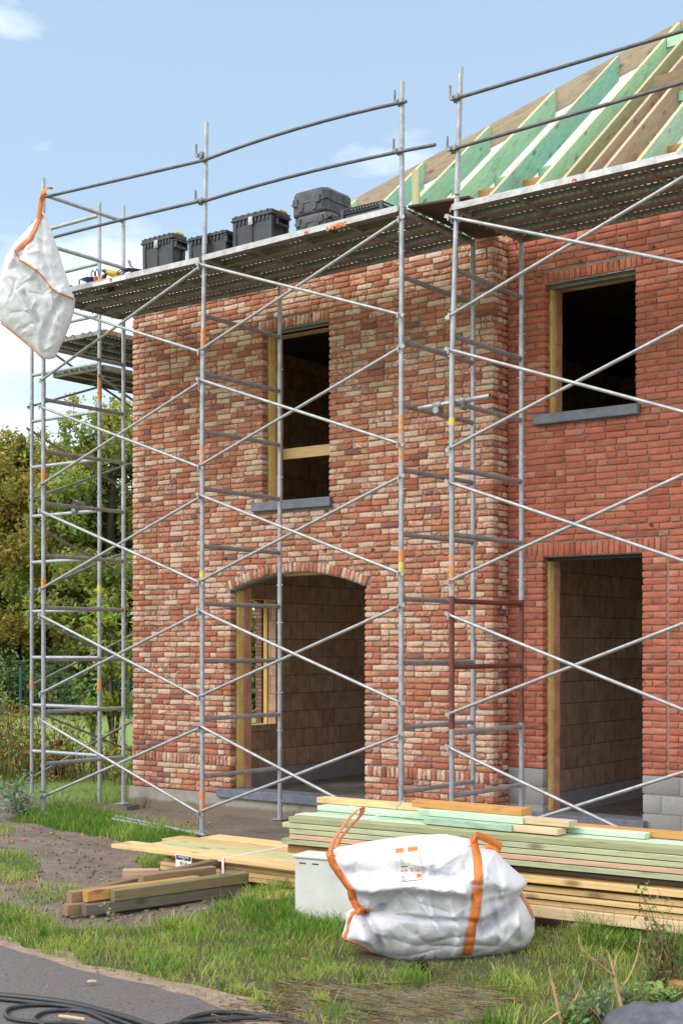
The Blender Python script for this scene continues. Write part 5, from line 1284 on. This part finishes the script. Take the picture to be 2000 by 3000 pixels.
# fallen leaves and crumbs of stone
LV = [(.42,.14,.03), (.36,.20,.04), (.30,.10,.04), (.45,.28,.06)]
def leaf_quad(m, c, s, nrm, th, col):
    nrm = Vector(nrm).normalized(); a = nrm.orthogonal().normalized(); b = nrm.cross(a); a, b = a*math.cos(th)+b*math.sin(th), b*math.cos(th)-a*math.sin(th); m.col = tuple(col)+(1,)
    c = Vector(c); m.add([c-a*s, c-a*s*.2-b*s*.45+nrm*s*.1, c+a*s*.5-b*s*.35, c+a*s, c+a*s*.45+b*s*.4, c-a*s*.25+b*s*.45+nrm*s*.12], [(0,1,2,3,4,5)])
m = MB()
spots = [(345,2520),(400,2825),(128,2916),(1500,2900),(950,2934),(815,2950),(1835,2845),(1520,2610),(1720,2980),(905,2765),(335,2695)]+[(gr.uniform(0, 1900), gr.uniform(2450, 2990)) for _ in range(34)]
for u, v in spots: p = PZ(u, v, .02+.02*(v > 2700)); leaf_quad(m, p+Vector((0, 0, .015)), gr.uniform(.018, .035), (gr.normal(0, .3), gr.normal(0, .3)-.2, 1), gr.uniform(0, 6), LV[gr.integers(4)])
m.build('fallen_leaves', M['leaf'], kind='stuff')
m = MB()
for _ in range(1700):
    u, v = (gr.uniform(-50, 650), gr.uniform(2360, 2700)) if gr.random() < .9 else (gr.uniform(0, 700), gr.uniform(2800, 3000)); p = PZ(u, v, 0); s = .003+.017*gr.random()**2.5 if v < 2750 else gr.uniform(.003, .007); z = gh(p.x, p.y) if v < 2700 else .012
    m.obox((p.x, p.y, z+s*.3), (s, s*.3, 0), (-s*.2, s*.7, 0), (0, s*.2, s*.5))
m.build('gravel_crumbs', M['pebble'], kind='stuff')
cb = [MB(), MB()]      # brick chips and mortar crumbs trodden into the soil
for _ in range(150):
    u, v = gr.uniform(-50, 760), gr.uniform(2350, 2690); p = PZ(u, v, 0)
    if gr.random() < .3: u = gr.uniform(1560, 1700); v = gr.uniform(2735, 2790); p = PZ(u, v, 0)
    s = gr.uniform(.007, .026); a = gr.uniform(0, 6.28); cb[gr.integers(2)].obox((p.x, p.y, gh(p.x, p.y)+s*.3), (s*math.cos(a), s*math.sin(a), 0), (-s*.5*math.sin(a), s*.5*math.cos(a), s*.15), (0, -s*.1, s*.45))
cb[0].build('brick_chips', M['brick_chip'], kind='stuff'); cb[1].build('mortar_crumbs', M['mortar_grey'], kind='stuff')
m = MB()
for u, v, w in ((203,2986,.075),(262,2880,.015)):
    p = PZ(u, v, .03); m.tube([p-Vector((w, .0, 0)), p+Vector((0, .01, .004)), p+Vector((w, .035, 0))], .010, 6)
m.build('broken_stick', M['w_cream'], label='short pale broken stick lying inside the cable loops', cat='stick')
# bare stems, weeds and the dry bush at lower right
def branch_thing(name, u, v, D, paths, r0, mat, label, cat, group=None, leaves=0, lcol=None, lsz=.02):
    base = PD(u, v, D); t = empty(name, base, label, cat, group); mb = MB(); k = D/F; tips = []
    for P in paths:
        pts = [PD(a, b, D+c) for a, b, c in P[0]]; pts = smooth_path(pts, 5); n = len(pts)
        mb.tube(pts, r0, 7, rr=[P[1]*(1-.55*i/(n-1)) for i in range(n)]); tips += pts
    mb.build('stem', mat, t)
    if leaves:
        lm = MB()
        for _ in range(leaves):
            p = Vector(tips[gr.integers(len(tips))])+Vector(gr.normal(0, .022, 3)); c = lcol[gr.integers(len(lcol))]; leaf_quad(lm, p, gr.uniform(.5, 1.2)*lsz, gr.normal(0, 1, 3), gr.uniform(0, 6), [q*gr.uniform(.7, 1.2) for q in c])
        lm.build('leaves', M['leaf'], t)
    return t
M['stem'] = simple('dry_stem', (.42, .26, .13), .8, var=.4, sc=20, bump=.3); M['stem2'] = simple('brown_stem', (.20, .11, .06), .85, var=.5, sc=20)
branch_thing('bare_stem', 1827, 2972, 6.9, [([(1827,2975,0),(1812,2920,0),(1803,2880,0),(1795,2840,.02),(1783,2800,.05),(1775,2785,.05)], .0105), ([(1800,2862,0),(1760,2830,-.03),(1722,2800,-.05),(1698,2770,-.05),(1695,2742,-.03)], .006),
   ([(1813,2905,0),(1835,2875,.04),(1853,2840,.06),(1866,2800,.08),(1878,2742,.1)], .0065), ([(1797,2842,.02),(1805,2810,.03),(1820,2780,.02),(1835,2752,0)], .0045), ([(1700,2800,-.05),(1740,2812,-.02),(1778,2815,.04)], .003)], .01, M['stem'], 'tallest bare forked stem rising beside the black sheeting', 'dead stem', 'bare forked stems')
branch_thing('bare_stem', 1640, 3010, 6.75, [([(1645,3020,0),(1635,2960,0),(1622,2905,.02),(1612,2860,.03),(1607,2838,.03)], .009), ([(1643,2985,0),(1675,2945,.05),(1700,2895,.05),(1716,2840,.03),(1718,2828,.03)], .0055), ([(1625,2900,.02),(1615,2870,.05),(1608,2835,.06)], .005), ([(1635,2968,0),(1605,2990,-.03),(1580,3010,-.05)], .006)], .01, M['stem'], 'bare forked stem left of the tallest one at the bottom edge', 'dead stem', 'bare forked stems')
branch_thing('bare_stem', 1765, 3000, 6.8, [([(1770,3010,0),(1745,2970,0),(1722,2948,.03),(1735,2940,.04)], .004)], .01, M['stem2'], 'small reddish bare stem between the two tall forked ones', 'dead stem', 'bare forked stems')
PALW = [(.10,.20,.07), (.17,.28,.10), (.26,.34,.18), (.08,.14,.05)]
bp = []
for k in range(34):
    u0 = gr.normal(1945, 22); uu = gr.normal(1925, 75); vt = gr.uniform(2575, 2760); bp.append(([(u0, 2905, 0), (u0*.6+uu*.4+gr.normal(0, 12), 2830, gr.normal(0, .1)), (uu*.7+u0*.3+gr.normal(0, 14), (vt+2830)/2, gr.normal(0, .15)), (uu+gr.normal(0, 25), vt, gr.normal(0, .2))], gr.uniform(.0015, .0035)))
for k in range(22):
    u0 = gr.uniform(1900, 1990); bp.append(([(u0, gr.uniform(2730, 2800), 0), (u0+gr.normal(0, 16), 2830, .05), (u0+gr.normal(0, 30), gr.uniform(2850, 2890), .05)], .002))
branch_thing('dry_bush', 1945, 2905, 7.6, bp, .003, M['stem2'], 'thin twiggy bush with small leaves in front of the pine stack at right', 'bush', leaves=420, lcol=PALW, lsz=.021)
def weed(u, v, D, w, h, n, label, cols, sz, grp='leafy weeds at the lower right', nm='weed'):
    base = PD(u, v, D); base.z = 0; t = empty(nm, base, label, 'weed', grp); lm = MB(); st_ = MB(); stems = []
    for k in range(max(5, n//30)):
        a = gr.uniform(0, 6.28); r_ = gr.uniform(0, w); tip = base+Vector((math.cos(a)*r_, math.sin(a)*r_, h*gr.uniform(.4, 1))); P = smooth_path([base+Vector((math.cos(a)*r_*.4, math.sin(a)*r_*.4, 0)), (base+tip)/2+Vector((0, 0, h*.1)), tip], 4); st_.tube(P, .0025, 5, cap=False); stems += P
    for k in range(n):
        p = stems[gr.integers(len(stems))]+Vector(gr.normal(0, w*.16, 3)); p.z = max(.01, p.z); c = cols[gr.integers(len(cols))]; leaf_quad(lm, p, sz*gr.uniform(.5, 1.3), (gr.normal(0, .6), gr.normal(-.3, .6), 1), gr.uniform(0, 6), [q*gr.uniform(.75, 1.2) for q in c])
    st_.build('stem', M['stem2'], t); lm.build('leaves', M['leaf'], t)
weed(1735, 2950, 7.0, .18, .16, 260, 'low grey green weed between the two forked stems', [(.09,.17,.08), (.16,.25,.14), (.24,.33,.2)], .020)
weed(1850, 2920, 7.2, .16, .11, 200, 'low weed right of the tallest forked stem', [(.09,.17,.07), (.14,.24,.10), (.2,.3,.12)], .020)
weed(1925, 2900, 7.35, .14, .08, 220, 'bright broad leaved weed just above the black sheeting', [(.30,.42,.14), (.36,.48,.20)], .024)
weed(1660, 2985, 6.8, .16, .12, 280, 'low weed at the foot of the left forked stem', [(.12,.22,.06), (.2,.32,.1)], .018)
weed(322, 2680, 9.4, .06, .15, 40, 'small grey green seedling in front of the beam heap', [(.28,.36,.24), (.2,.28,.16)], .018, None)
weed(40, 2355, 15.7, .45, .35, 420, 'grey green weed at the foot of the leftmost scaffold post', [(.12,.19,.14), (.2,.27,.2), (.3,.36,.28)], .035, None)
weed(1215, 2808, 8.05, .16, .06, 150, 'dark withered weed pressed against the bag bottom', [(.03,.03,.025), (.05,.05,.035)], .016, None)
# ================================================================ brambles, fence, hedge, trees
def leaves_mesh(name, C, S, cols, parent, r, spread=1.):
    n = len(C); nrm = r.normal(0, 1, (n, 3)); nrm[:, 2] = np.abs(nrm[:, 2])+.3; nrm /= np.linalg.norm(nrm, axis=1)[:, None]
    a = np.cross(nrm, r.normal(0, 1, (n, 3))); a /= np.linalg.norm(a, axis=1)[:, None]; b = np.cross(nrm, a); S = S[:, None]
    V = np.stack([C-a*S, C-b*S*.55+nrm*S*.15, C+a*S, C+b*S*.55+nrm*S*.15], 1).reshape(-1, 3); k = np.arange(n)*4
    c = np.ones((n, 4, 4)); c[:, :, :3] = cols[:, None]
    return fast_mesh(name, V, quads=np.stack([k, k+1, k+2, k+3], 1), cols=c.reshape(-1, 4), mats=[M['leaf']], parent=parent)
tr = np.random.default_rng(21)
def pick(cols, n, r, base=None): c = np.array(cols)[r.integers(0, len(cols), n)]; return c*r.uniform(.7, 1.25, (n, 1))
def bramble(u, Zc, w, h, ns, nl, cols, label, grp='bramble thicket at the field edge'):
    dx, dy = ray(u); B_ = Vector((dx*Zc, dy*Zc, -.1)); t = empty('bramble_bush', B_, label, 'bush', grp); mb = MB(); pts = []
    for k in range(ns):
        o = B_+Vector((tr.normal(0, w*.45), tr.normal(0, w*.25), 0)); a = tr.uniform(0, 6.28); L = h*tr.uniform(.6, 1.25); c = tr.uniform(.2, .9)
        P = [o+Vector((math.cos(a)*L*.6*c*s**1.6, math.sin(a)*L*.6*c*s**1.6, L*(s-.45*c*s**3))) for s in np.linspace(0, 1, 9)]; mb.tube(P, .01, 4, cap=False, rr=[.009*(1-.6*i/8) for i in range(9)]); pts += P[1:]
    mb.build('stems', M['stem2'], t)
    C = np.array([tuple(pts[i]) for i in tr.integers(0, len(pts), nl)])+tr.normal(0, .07, (nl, 3)); nl = int(nl*.7); C = C[:nl]; leaves_mesh('leaves', C, tr.uniform(.02, .055, nl), pick(cols, nl, tr)*1.3, t, tr)
CB = [(.12,.17,.04), (.20,.24,.06), (.30,.27,.06), (.09,.12,.03), (.38,.20,.04), (.16,.22,.06)]
for i, (u, Z, w, h, ns, nl, lab) in enumerate(((-60,19.5,1.5,1.35,80,1400,'bramble bush at the left picture edge'), (60,20.5,1.3,1.35,70,1000,'dense bramble bush behind the leftmost scaffold posts'), (170,19.6,1.0,1.05,50,800,'leafy bramble bush between the outer and inner scaffold posts'), (255,20.6,.9,.75,36,480,'low bramble bush just left of the inner scaffold post'), (345,19.4,.8,.8,34,380,'bramble bush next to the house corner'), (-200,20,1.5,1.4,50,800,'bramble bush beyond the left frame edge'))): bramble(u, Z, w, h, ns, nl, CB, lab)
for u, v0, v1, Z, lab in ((163, 2175, 2268, 19.8, 'short rotten wooden stump among the brambles'),):
    p = PD(u, v1, Z); m = MB(); m.tube([p, p+Vector((.03, 0, .25)), p+Vector((.0, 0, .47))], .11, 9, rr=[.13, .11, .10]); m.build('tree_stump', M['bark'], label=lab, cat='stump')
# fence
f = empty('wire_fence', PD(200, 2100, 38), 'green wire mesh fence with green posts across the far side of the field', 'fence')
fa, fb = PD(-500, 2100, 36.5), PD(1150, 2100, 40); fd = (fb-fa); FL = fd.length; fd = fd/FL; g0 = -.1
for i in (0, 4, 5, 6): p = fa+fd*(FL*i/6-.0); p.z = g0; m = MB(); m.tube([p, p+Vector((0, 0, 1.35))], .03, 6); m.build('fence_post', M['green_wire'], f)
for u in (60, 376): p = PD(u, 2000, 37.6); p.z = g0; m = MB(); m.tube([p, p+Vector((0, 0, 1.45))], .04, 6); m.build('fence_post', M['green_wire'], f)
m = MB(); up = Vector((0, 0, 1)); n = int(FL/.16)
for i in range(n): p = fa+fd*(FL*i/n); p.z = g0+.62; m.obox(p, fd*.004, fd.cross(up)*.004, up*.62)
for k in range(8): p = fa+fd*FL/2; p.z = g0+.05+k*.165; m.obox(p, fd*FL/2, fd.cross(up)*.004, up*.004)
m.build('wire_mesh', M['green_wire'], f)
def shrub(nm, u, Zc, w, h, nl, cols, label, cat, grp, sz=(.05, .11), z0=-.1, stems=6, dens=None):
    dx, dy = ray(u); B_ = Vector((dx*Zc, dy*Zc, z0)); t = empty(nm, B_, label, cat, grp); mb = MB(); blobs = []
    for k in range(stems):
        a = tr.uniform(0, 6.28); r_ = w*tr.uniform(.2, .8); P = smooth_path([B_, B_+Vector((math.cos(a)*r_*.4, math.sin(a)*r_*.4, h*.45)), B_+Vector((math.cos(a)*r_, math.sin(a)*r_, h*tr.uniform(.6, .95)))], 4); mb.tube(P, .02, 5, rr=[.03*(1-.7*i/(len(P)-1)) for i in range(len(P))]); blobs += [(P[j], w*tr.uniform(.22, .42)) for j in (3, 5, 8)]
    mb.build('stems', M['bark'], t); n = nl//len(blobs); C = []; K = []
    for c, rr in blobs:
        v = tr.normal(0, 1, (n, 3)); v /= np.linalg.norm(v, axis=1)[:, None]; v *= (tr.random((n, 1))**.4); C.append(np.array(c)+v*rr*np.array([1, 1, .8])); b = tr.uniform(.7, 1.25); K.append(pick(cols, n, tr)*b)
    C = np.concatenate(C); C[:, 2] = np.maximum(C[:, 2], z0); leaves_mesh('leaves', C, tr.uniform(*sz, len(C)), np.concatenate(K), t, tr)
CH_ = [(.10,.17,.07), (.15,.22,.09), (.20,.27,.11), (.17,.23,.14)]
ug = [('dark green', -330, 40.5, 2.2, 1.9), ('bluish', -80, 39.6, 2.2, 1.7), ('pale', 90, 40.2, 2.0, 1.9), ('dense', 230, 39.5, 2.1, 1.5), ('low', 340, 40.2, 1.9, 1.7), ('wide', 520, 40.8, 2.4, 1.8), ('round', 720, 41, 2.4, 1.8), ('broad', 950, 41.5, 2.4, 1.8)]
for a, u, Z, w, h in ug: shrub('undergrowth_shrub', u, Z, w, h, 3200, CH_, '%s undergrowth shrub behind the wire fence, %s' % (a, 'seen left of the house' if u < 386 else 'hidden behind the house'), 'shrub', 'undergrowth behind the wire fence', (.05, .10))
shrub('young_tree', 335, 24, .95, 3.0, 900, [(.22,.32,.06), (.30,.38,.09), (.17,.27,.05), (.36,.30,.06)], 'bright yellow green young tree right beside the house corner', 'tree', None, (.05, .085), stems=9)
shrub('young_tree', 275, 27, .5, 1.5, 240, [(.20,.30,.06), (.28,.36,.09)], 'small bright sapling in the field left of the house corner', 'tree', None, (.045, .07), stems=5)
def tree(u, Zc, H, R, nl, cols, label, lean=0., sz=(.05, .105), low=.18, grp='autumn trees beyond the field', nb=46):
    dx, dy = ray(u); B_ = Vector((dx*Zc, dy*Zc, -.1)); t = empty('broadleaf_tree', B_, label, 'tree', grp); mb = MB(); tips = []
    top = B_+Vector((lean, 0, H*.82)); tk = smooth_path([B_, B_+Vector((lean*.2, .1, H*.3)), B_+Vector((lean*.6, -.1, H*.6)), top], 5); n = len(tk); mb.tube(tk, .2, 9, rr=[H*.028*(1-.85*i/(n-1)) for i in range(n)])
    limbs = MB(); blobs = []
    for k in range(nb):
        f_ = low+(1-low)*(k+.5)/nb; p = tk[min(n-1, int(f_*(n-1)))]; a = k*2.399+tr.uniform(-.4, .4); prof = math.sin(math.pi*min(1, (f_*.86+.17)))**.55; r_ = R*prof*tr.uniform(.55, 1.05)
        e = Vector((B_.x+lean*f_+math.cos(a)*r_, B_.y+math.sin(a)*r_, B_.z+H*(f_*.92+.04)+tr.normal(0, .25))); mid = (p+e)/2+Vector((0, 0, -.1*r_)); L = smooth_path([p, mid, e], 4); limbs.tube(L, .04, 5, rr=[.055*(1-.75*i/(len(L)-1)) for i in range(len(L))]); blobs.append((e, R*tr.uniform(.18, .34))); blobs.append((mid.lerp(e, .5), R*tr.uniform(.14, .26)))
    for k in range(14):      # ragged outer sprays
        e = blobs[tr.integers(len(blobs))][0]; d = Vector(tr.normal(0, 1, 3)); d.z = abs(d.z)+.3; d.normalize(); q = e+d*R*tr.uniform(.25, .42); limbs.tube([e, q], .012, 4); blobs.append((q, R*.10))
    mb.build('trunk', M['bark'], t); limbs.build('limbs', M['bark'], t); tot = sum(b[1]**2 for b in blobs); C = []; K = []; nl = int(nl*1.75)
    for c, rr in blobs:
        m_ = int(nl*rr*rr/tot); v = tr.normal(0, 1, (m_, 3)); v /= np.linalg.norm(v, axis=1)[:, None]; v *= (tr.random((m_, 1))**.38); jit = 1+.25*np.sin(v[:, :1]*7+v[:, 1:2]*5)
        C.append(np.array(c)+v*rr*jit*np.array([1.1, 1.1, .72])); b = tr.uniform(.68, 1.15); h_ = tr.normal(.05, .12); cc = pick(cols, m_, tr)*b; cc[:, 0] *= 1+h_; K.append(cc)
    C = np.concatenate(C); leaves_mesh('crown', C, tr.uniform(*sz, len(C)), np.concatenate(K), t, tr)
YG = [(.34,.38,.11), (.42,.44,.13), (.24,.30,.09), (.48,.42,.13), (.17,.23,.07)]
GG = [(.25,.33,.10), (.33,.38,.12), (.19,.25,.08), (.42,.42,.13)]
OG = [(.40,.33,.09), (.32,.32,.09), (.46,.32,.09), (.20,.24,.07)]
tree(-120, 44, 9.6, 3.6, 19000, YG, 'yellowing tree at the far left picture edge')
tree(40, 43.5, 9.0, 3.1, 20000, YG, 'yellow green tree behind the leftmost scaffold posts')
tree(170, 42.5, 8.2, 2.6, 17000, OG, 'lower ochre tinted tree between the two taller trees')
tree(318, 41, 9.3, 2.7, 22000, GG, 'tallest fresh green tree next to the house corner', .3)
tree(70, 47, 7.6, 3.2, 9000, GG, 'darker green tree filling the gap behind the left group')
tree(230, 47, 8.3, 3.4, 9000, YG, 'pale tree far behind, seen between the scaffold posts')
tree(470, 45, 8.6, 3.2, 9000, YG, 'yellow green tree hidden behind the left part of the house')
tree(640, 46, 8.0, 3.2, 8000, OG, 'ochre tree glimpsed through the arched doorway window')
tree(760, 42, 7.8, 2.8, 9000, GG, 'green tree glimpsed at the right of the small side window')
tree(-330, 45, 9.5, 3.5, 8000, OG, 'ochre tree outside the left of the view')
# ================================================================ sky, sun, camera
W = bpy.data.worlds.new('World'); SC.world = W; W.use_nodes = True; wt = W.node_tree; bg = wt.nodes['Background']
SEL, SAZ = math.radians(42), math.radians(205)      # high, behind the camera's left shoulder
sky = wt.nodes.new('ShaderNodeTexSky'); sky.sky_type = 'NISHITA'; sky.sun_disc = False; sky.sun_elevation = SEL; sky.sun_rotation = SAZ; sky.air_density = 1.0; sky.dust_density = 1.2; sky.ozone_density = 1.6
tc = wt.nodes.new('ShaderNodeTexCoord'); sp = wt.nodes.new('ShaderNodeSeparateXYZ'); wt.links.new(tc.outputs['Generated'], sp.inputs[0])
def wn(ty, **kw):
    n = wt.nodes.new(ty)
    for k, v in kw.items(): setattr(n, k, v)
    return n
mp = wn('ShaderNodeMapping'); mp.inputs['Scale'].default_value = (1, 1, 2.4); wt.links.new(tc.outputs['Generated'], mp.inputs[0])
n1 = wn('ShaderNodeTexNoise'); n1.inputs['Scale'].default_value = 4.2; n1.inputs['Detail'].default_value = 8; n1.inputs['Roughness'].default_value = .52; wt.links.new(mp.outputs[0], n1.inputs['Vector'])
# more cloud towards the horizon, as in the photograph
ad = wn('ShaderNodeMath', operation='MULTIPLY_ADD'); wt.links.new(sp.outputs[2], ad.inputs[0]); ad.inputs[1].default_value = -.42; ad.inputs[2].default_value = .085
a2 = wn('ShaderNodeMath', operation='ADD'); wt.links.new(n1.outputs['Fac'], a2.inputs[0]); wt.links.new(ad.outputs[0], a2.inputs[1])
cr = wn('ShaderNodeValToRGB'); cr.color_ramp.elements[0].position = .50; cr.color_ramp.elements[0].color = (.0, .0, .0, 1); cr.color_ramp.elements[1].position = .66; cr.color_ramp.elements[1].color = (.9, .9, .9, 1); dr_ = wn('ShaderNodeVectorMath', operation='DOT_PRODUCT'); wt.links.new(tc.outputs['Generated'], dr_.inputs[0]); dr_.inputs[1].default_value = (RX, RY, 0)
a3 = wn('ShaderNodeMath', operation='MULTIPLY_ADD'); wt.links.new(dr_.outputs['Value'], a3.inputs[0]); a3.inputs[1].default_value = -.32; wt.links.new(a2.outputs[0], a3.inputs[2])
wt.links.new(a3.outputs[0], cr.inputs[0])
hz_ = wn('ShaderNodeMix', data_type='RGBA'); hz_.inputs[0].default_value = .46; wt.links.new(sky.outputs[0], hz_.inputs[6]); hz_.inputs[7].default_value = (4.6, 6.0, 7.3, 1)     # thin high haze
zr_ = wn('ShaderNodeValToRGB'); zr_.color_ramp.elements[0].position = .0; zr_.color_ramp.elements[0].color = (.75, .75, .75, 1); zr_.color_ramp.elements[1].position = .30; zr_.color_ramp.elements[1].color = (0, 0, 0, 1); wt.links.new(sp.outputs[2], zr_.inputs[0])
h2 = wn('ShaderNodeMix', data_type='RGBA'); wt.links.new(zr_.outputs[0], h2.inputs[0]); wt.links.new(hz_.outputs[2], h2.inputs[6]); h2.inputs[7].default_value = (6.6, 7.6, 8.4, 1)      # paler towards the horizon
mx = wn('ShaderNodeMix', data_type='RGBA'); wt.links.new(cr.outputs[0], mx.inputs[0]); wt.links.new(h2.outputs[2], mx.inputs[6]); mx.inputs[7].default_value = (8.4, 8.8, 9.3, 1)
# bright cloud added out of view, overhead and behind the camera, to lift ambient light
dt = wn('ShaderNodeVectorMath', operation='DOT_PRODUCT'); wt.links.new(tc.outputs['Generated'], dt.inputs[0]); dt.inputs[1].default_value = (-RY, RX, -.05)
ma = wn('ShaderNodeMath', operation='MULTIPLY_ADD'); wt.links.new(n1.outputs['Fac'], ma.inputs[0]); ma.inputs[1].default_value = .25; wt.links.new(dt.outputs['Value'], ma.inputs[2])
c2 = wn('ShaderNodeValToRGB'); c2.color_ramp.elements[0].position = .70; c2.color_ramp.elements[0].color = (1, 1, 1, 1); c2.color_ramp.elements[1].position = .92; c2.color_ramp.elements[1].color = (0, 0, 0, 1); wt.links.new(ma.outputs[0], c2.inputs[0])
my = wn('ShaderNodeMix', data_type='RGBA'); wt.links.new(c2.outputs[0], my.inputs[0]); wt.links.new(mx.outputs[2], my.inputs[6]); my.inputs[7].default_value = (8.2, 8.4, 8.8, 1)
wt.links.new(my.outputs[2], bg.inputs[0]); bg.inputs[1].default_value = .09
sl = bpy.data.lights.new('sun', 'SUN'); sl.energy = 1.2; sl.angle = math.radians(35); sl.color = (1, .965, .91); so = bpy.data.objects.new('sun', sl); COL.objects.link(so)
sd = Vector((math.sin(SAZ)*math.cos(SEL), math.cos(SAZ)*math.cos(SEL), math.sin(SEL))); so.rotation_euler = sd.to_track_quat('Z', 'Y').to_euler(); so.location = (0, 0, 20)
cam = bpy.data.cameras.new('camera'); co = bpy.data.objects.new('camera', cam); COL.objects.link(co); SC.camera = co
cam.sensor_fit = 'HORIZONTAL'; cam.sensor_width = 24; cam.lens = 24*F/2000; cam.shift_y = (HV-1500)/2000; cam.clip_end = 2000; cam.clip_start = .05
co.location = (0, 0, CH); co.rotation_euler = (math.radians(90), 0, math.atan2(RY, RX))
SC.view_settings.view_transform = 'Standard'; SC.view_settings.look = 'None'; SC.view_settings.exposure = .95; SC.view_settings.gamma = 1
SC.render.engine = 'CYCLES'; SC.cycles.max_bounces = 8; SC.cycles.diffuse_bounces = 4; SC.cycles.glossy_bounces = 3; SC.cycles.transparent_max_bounces = 8
SC.cycles.use_denoising = True
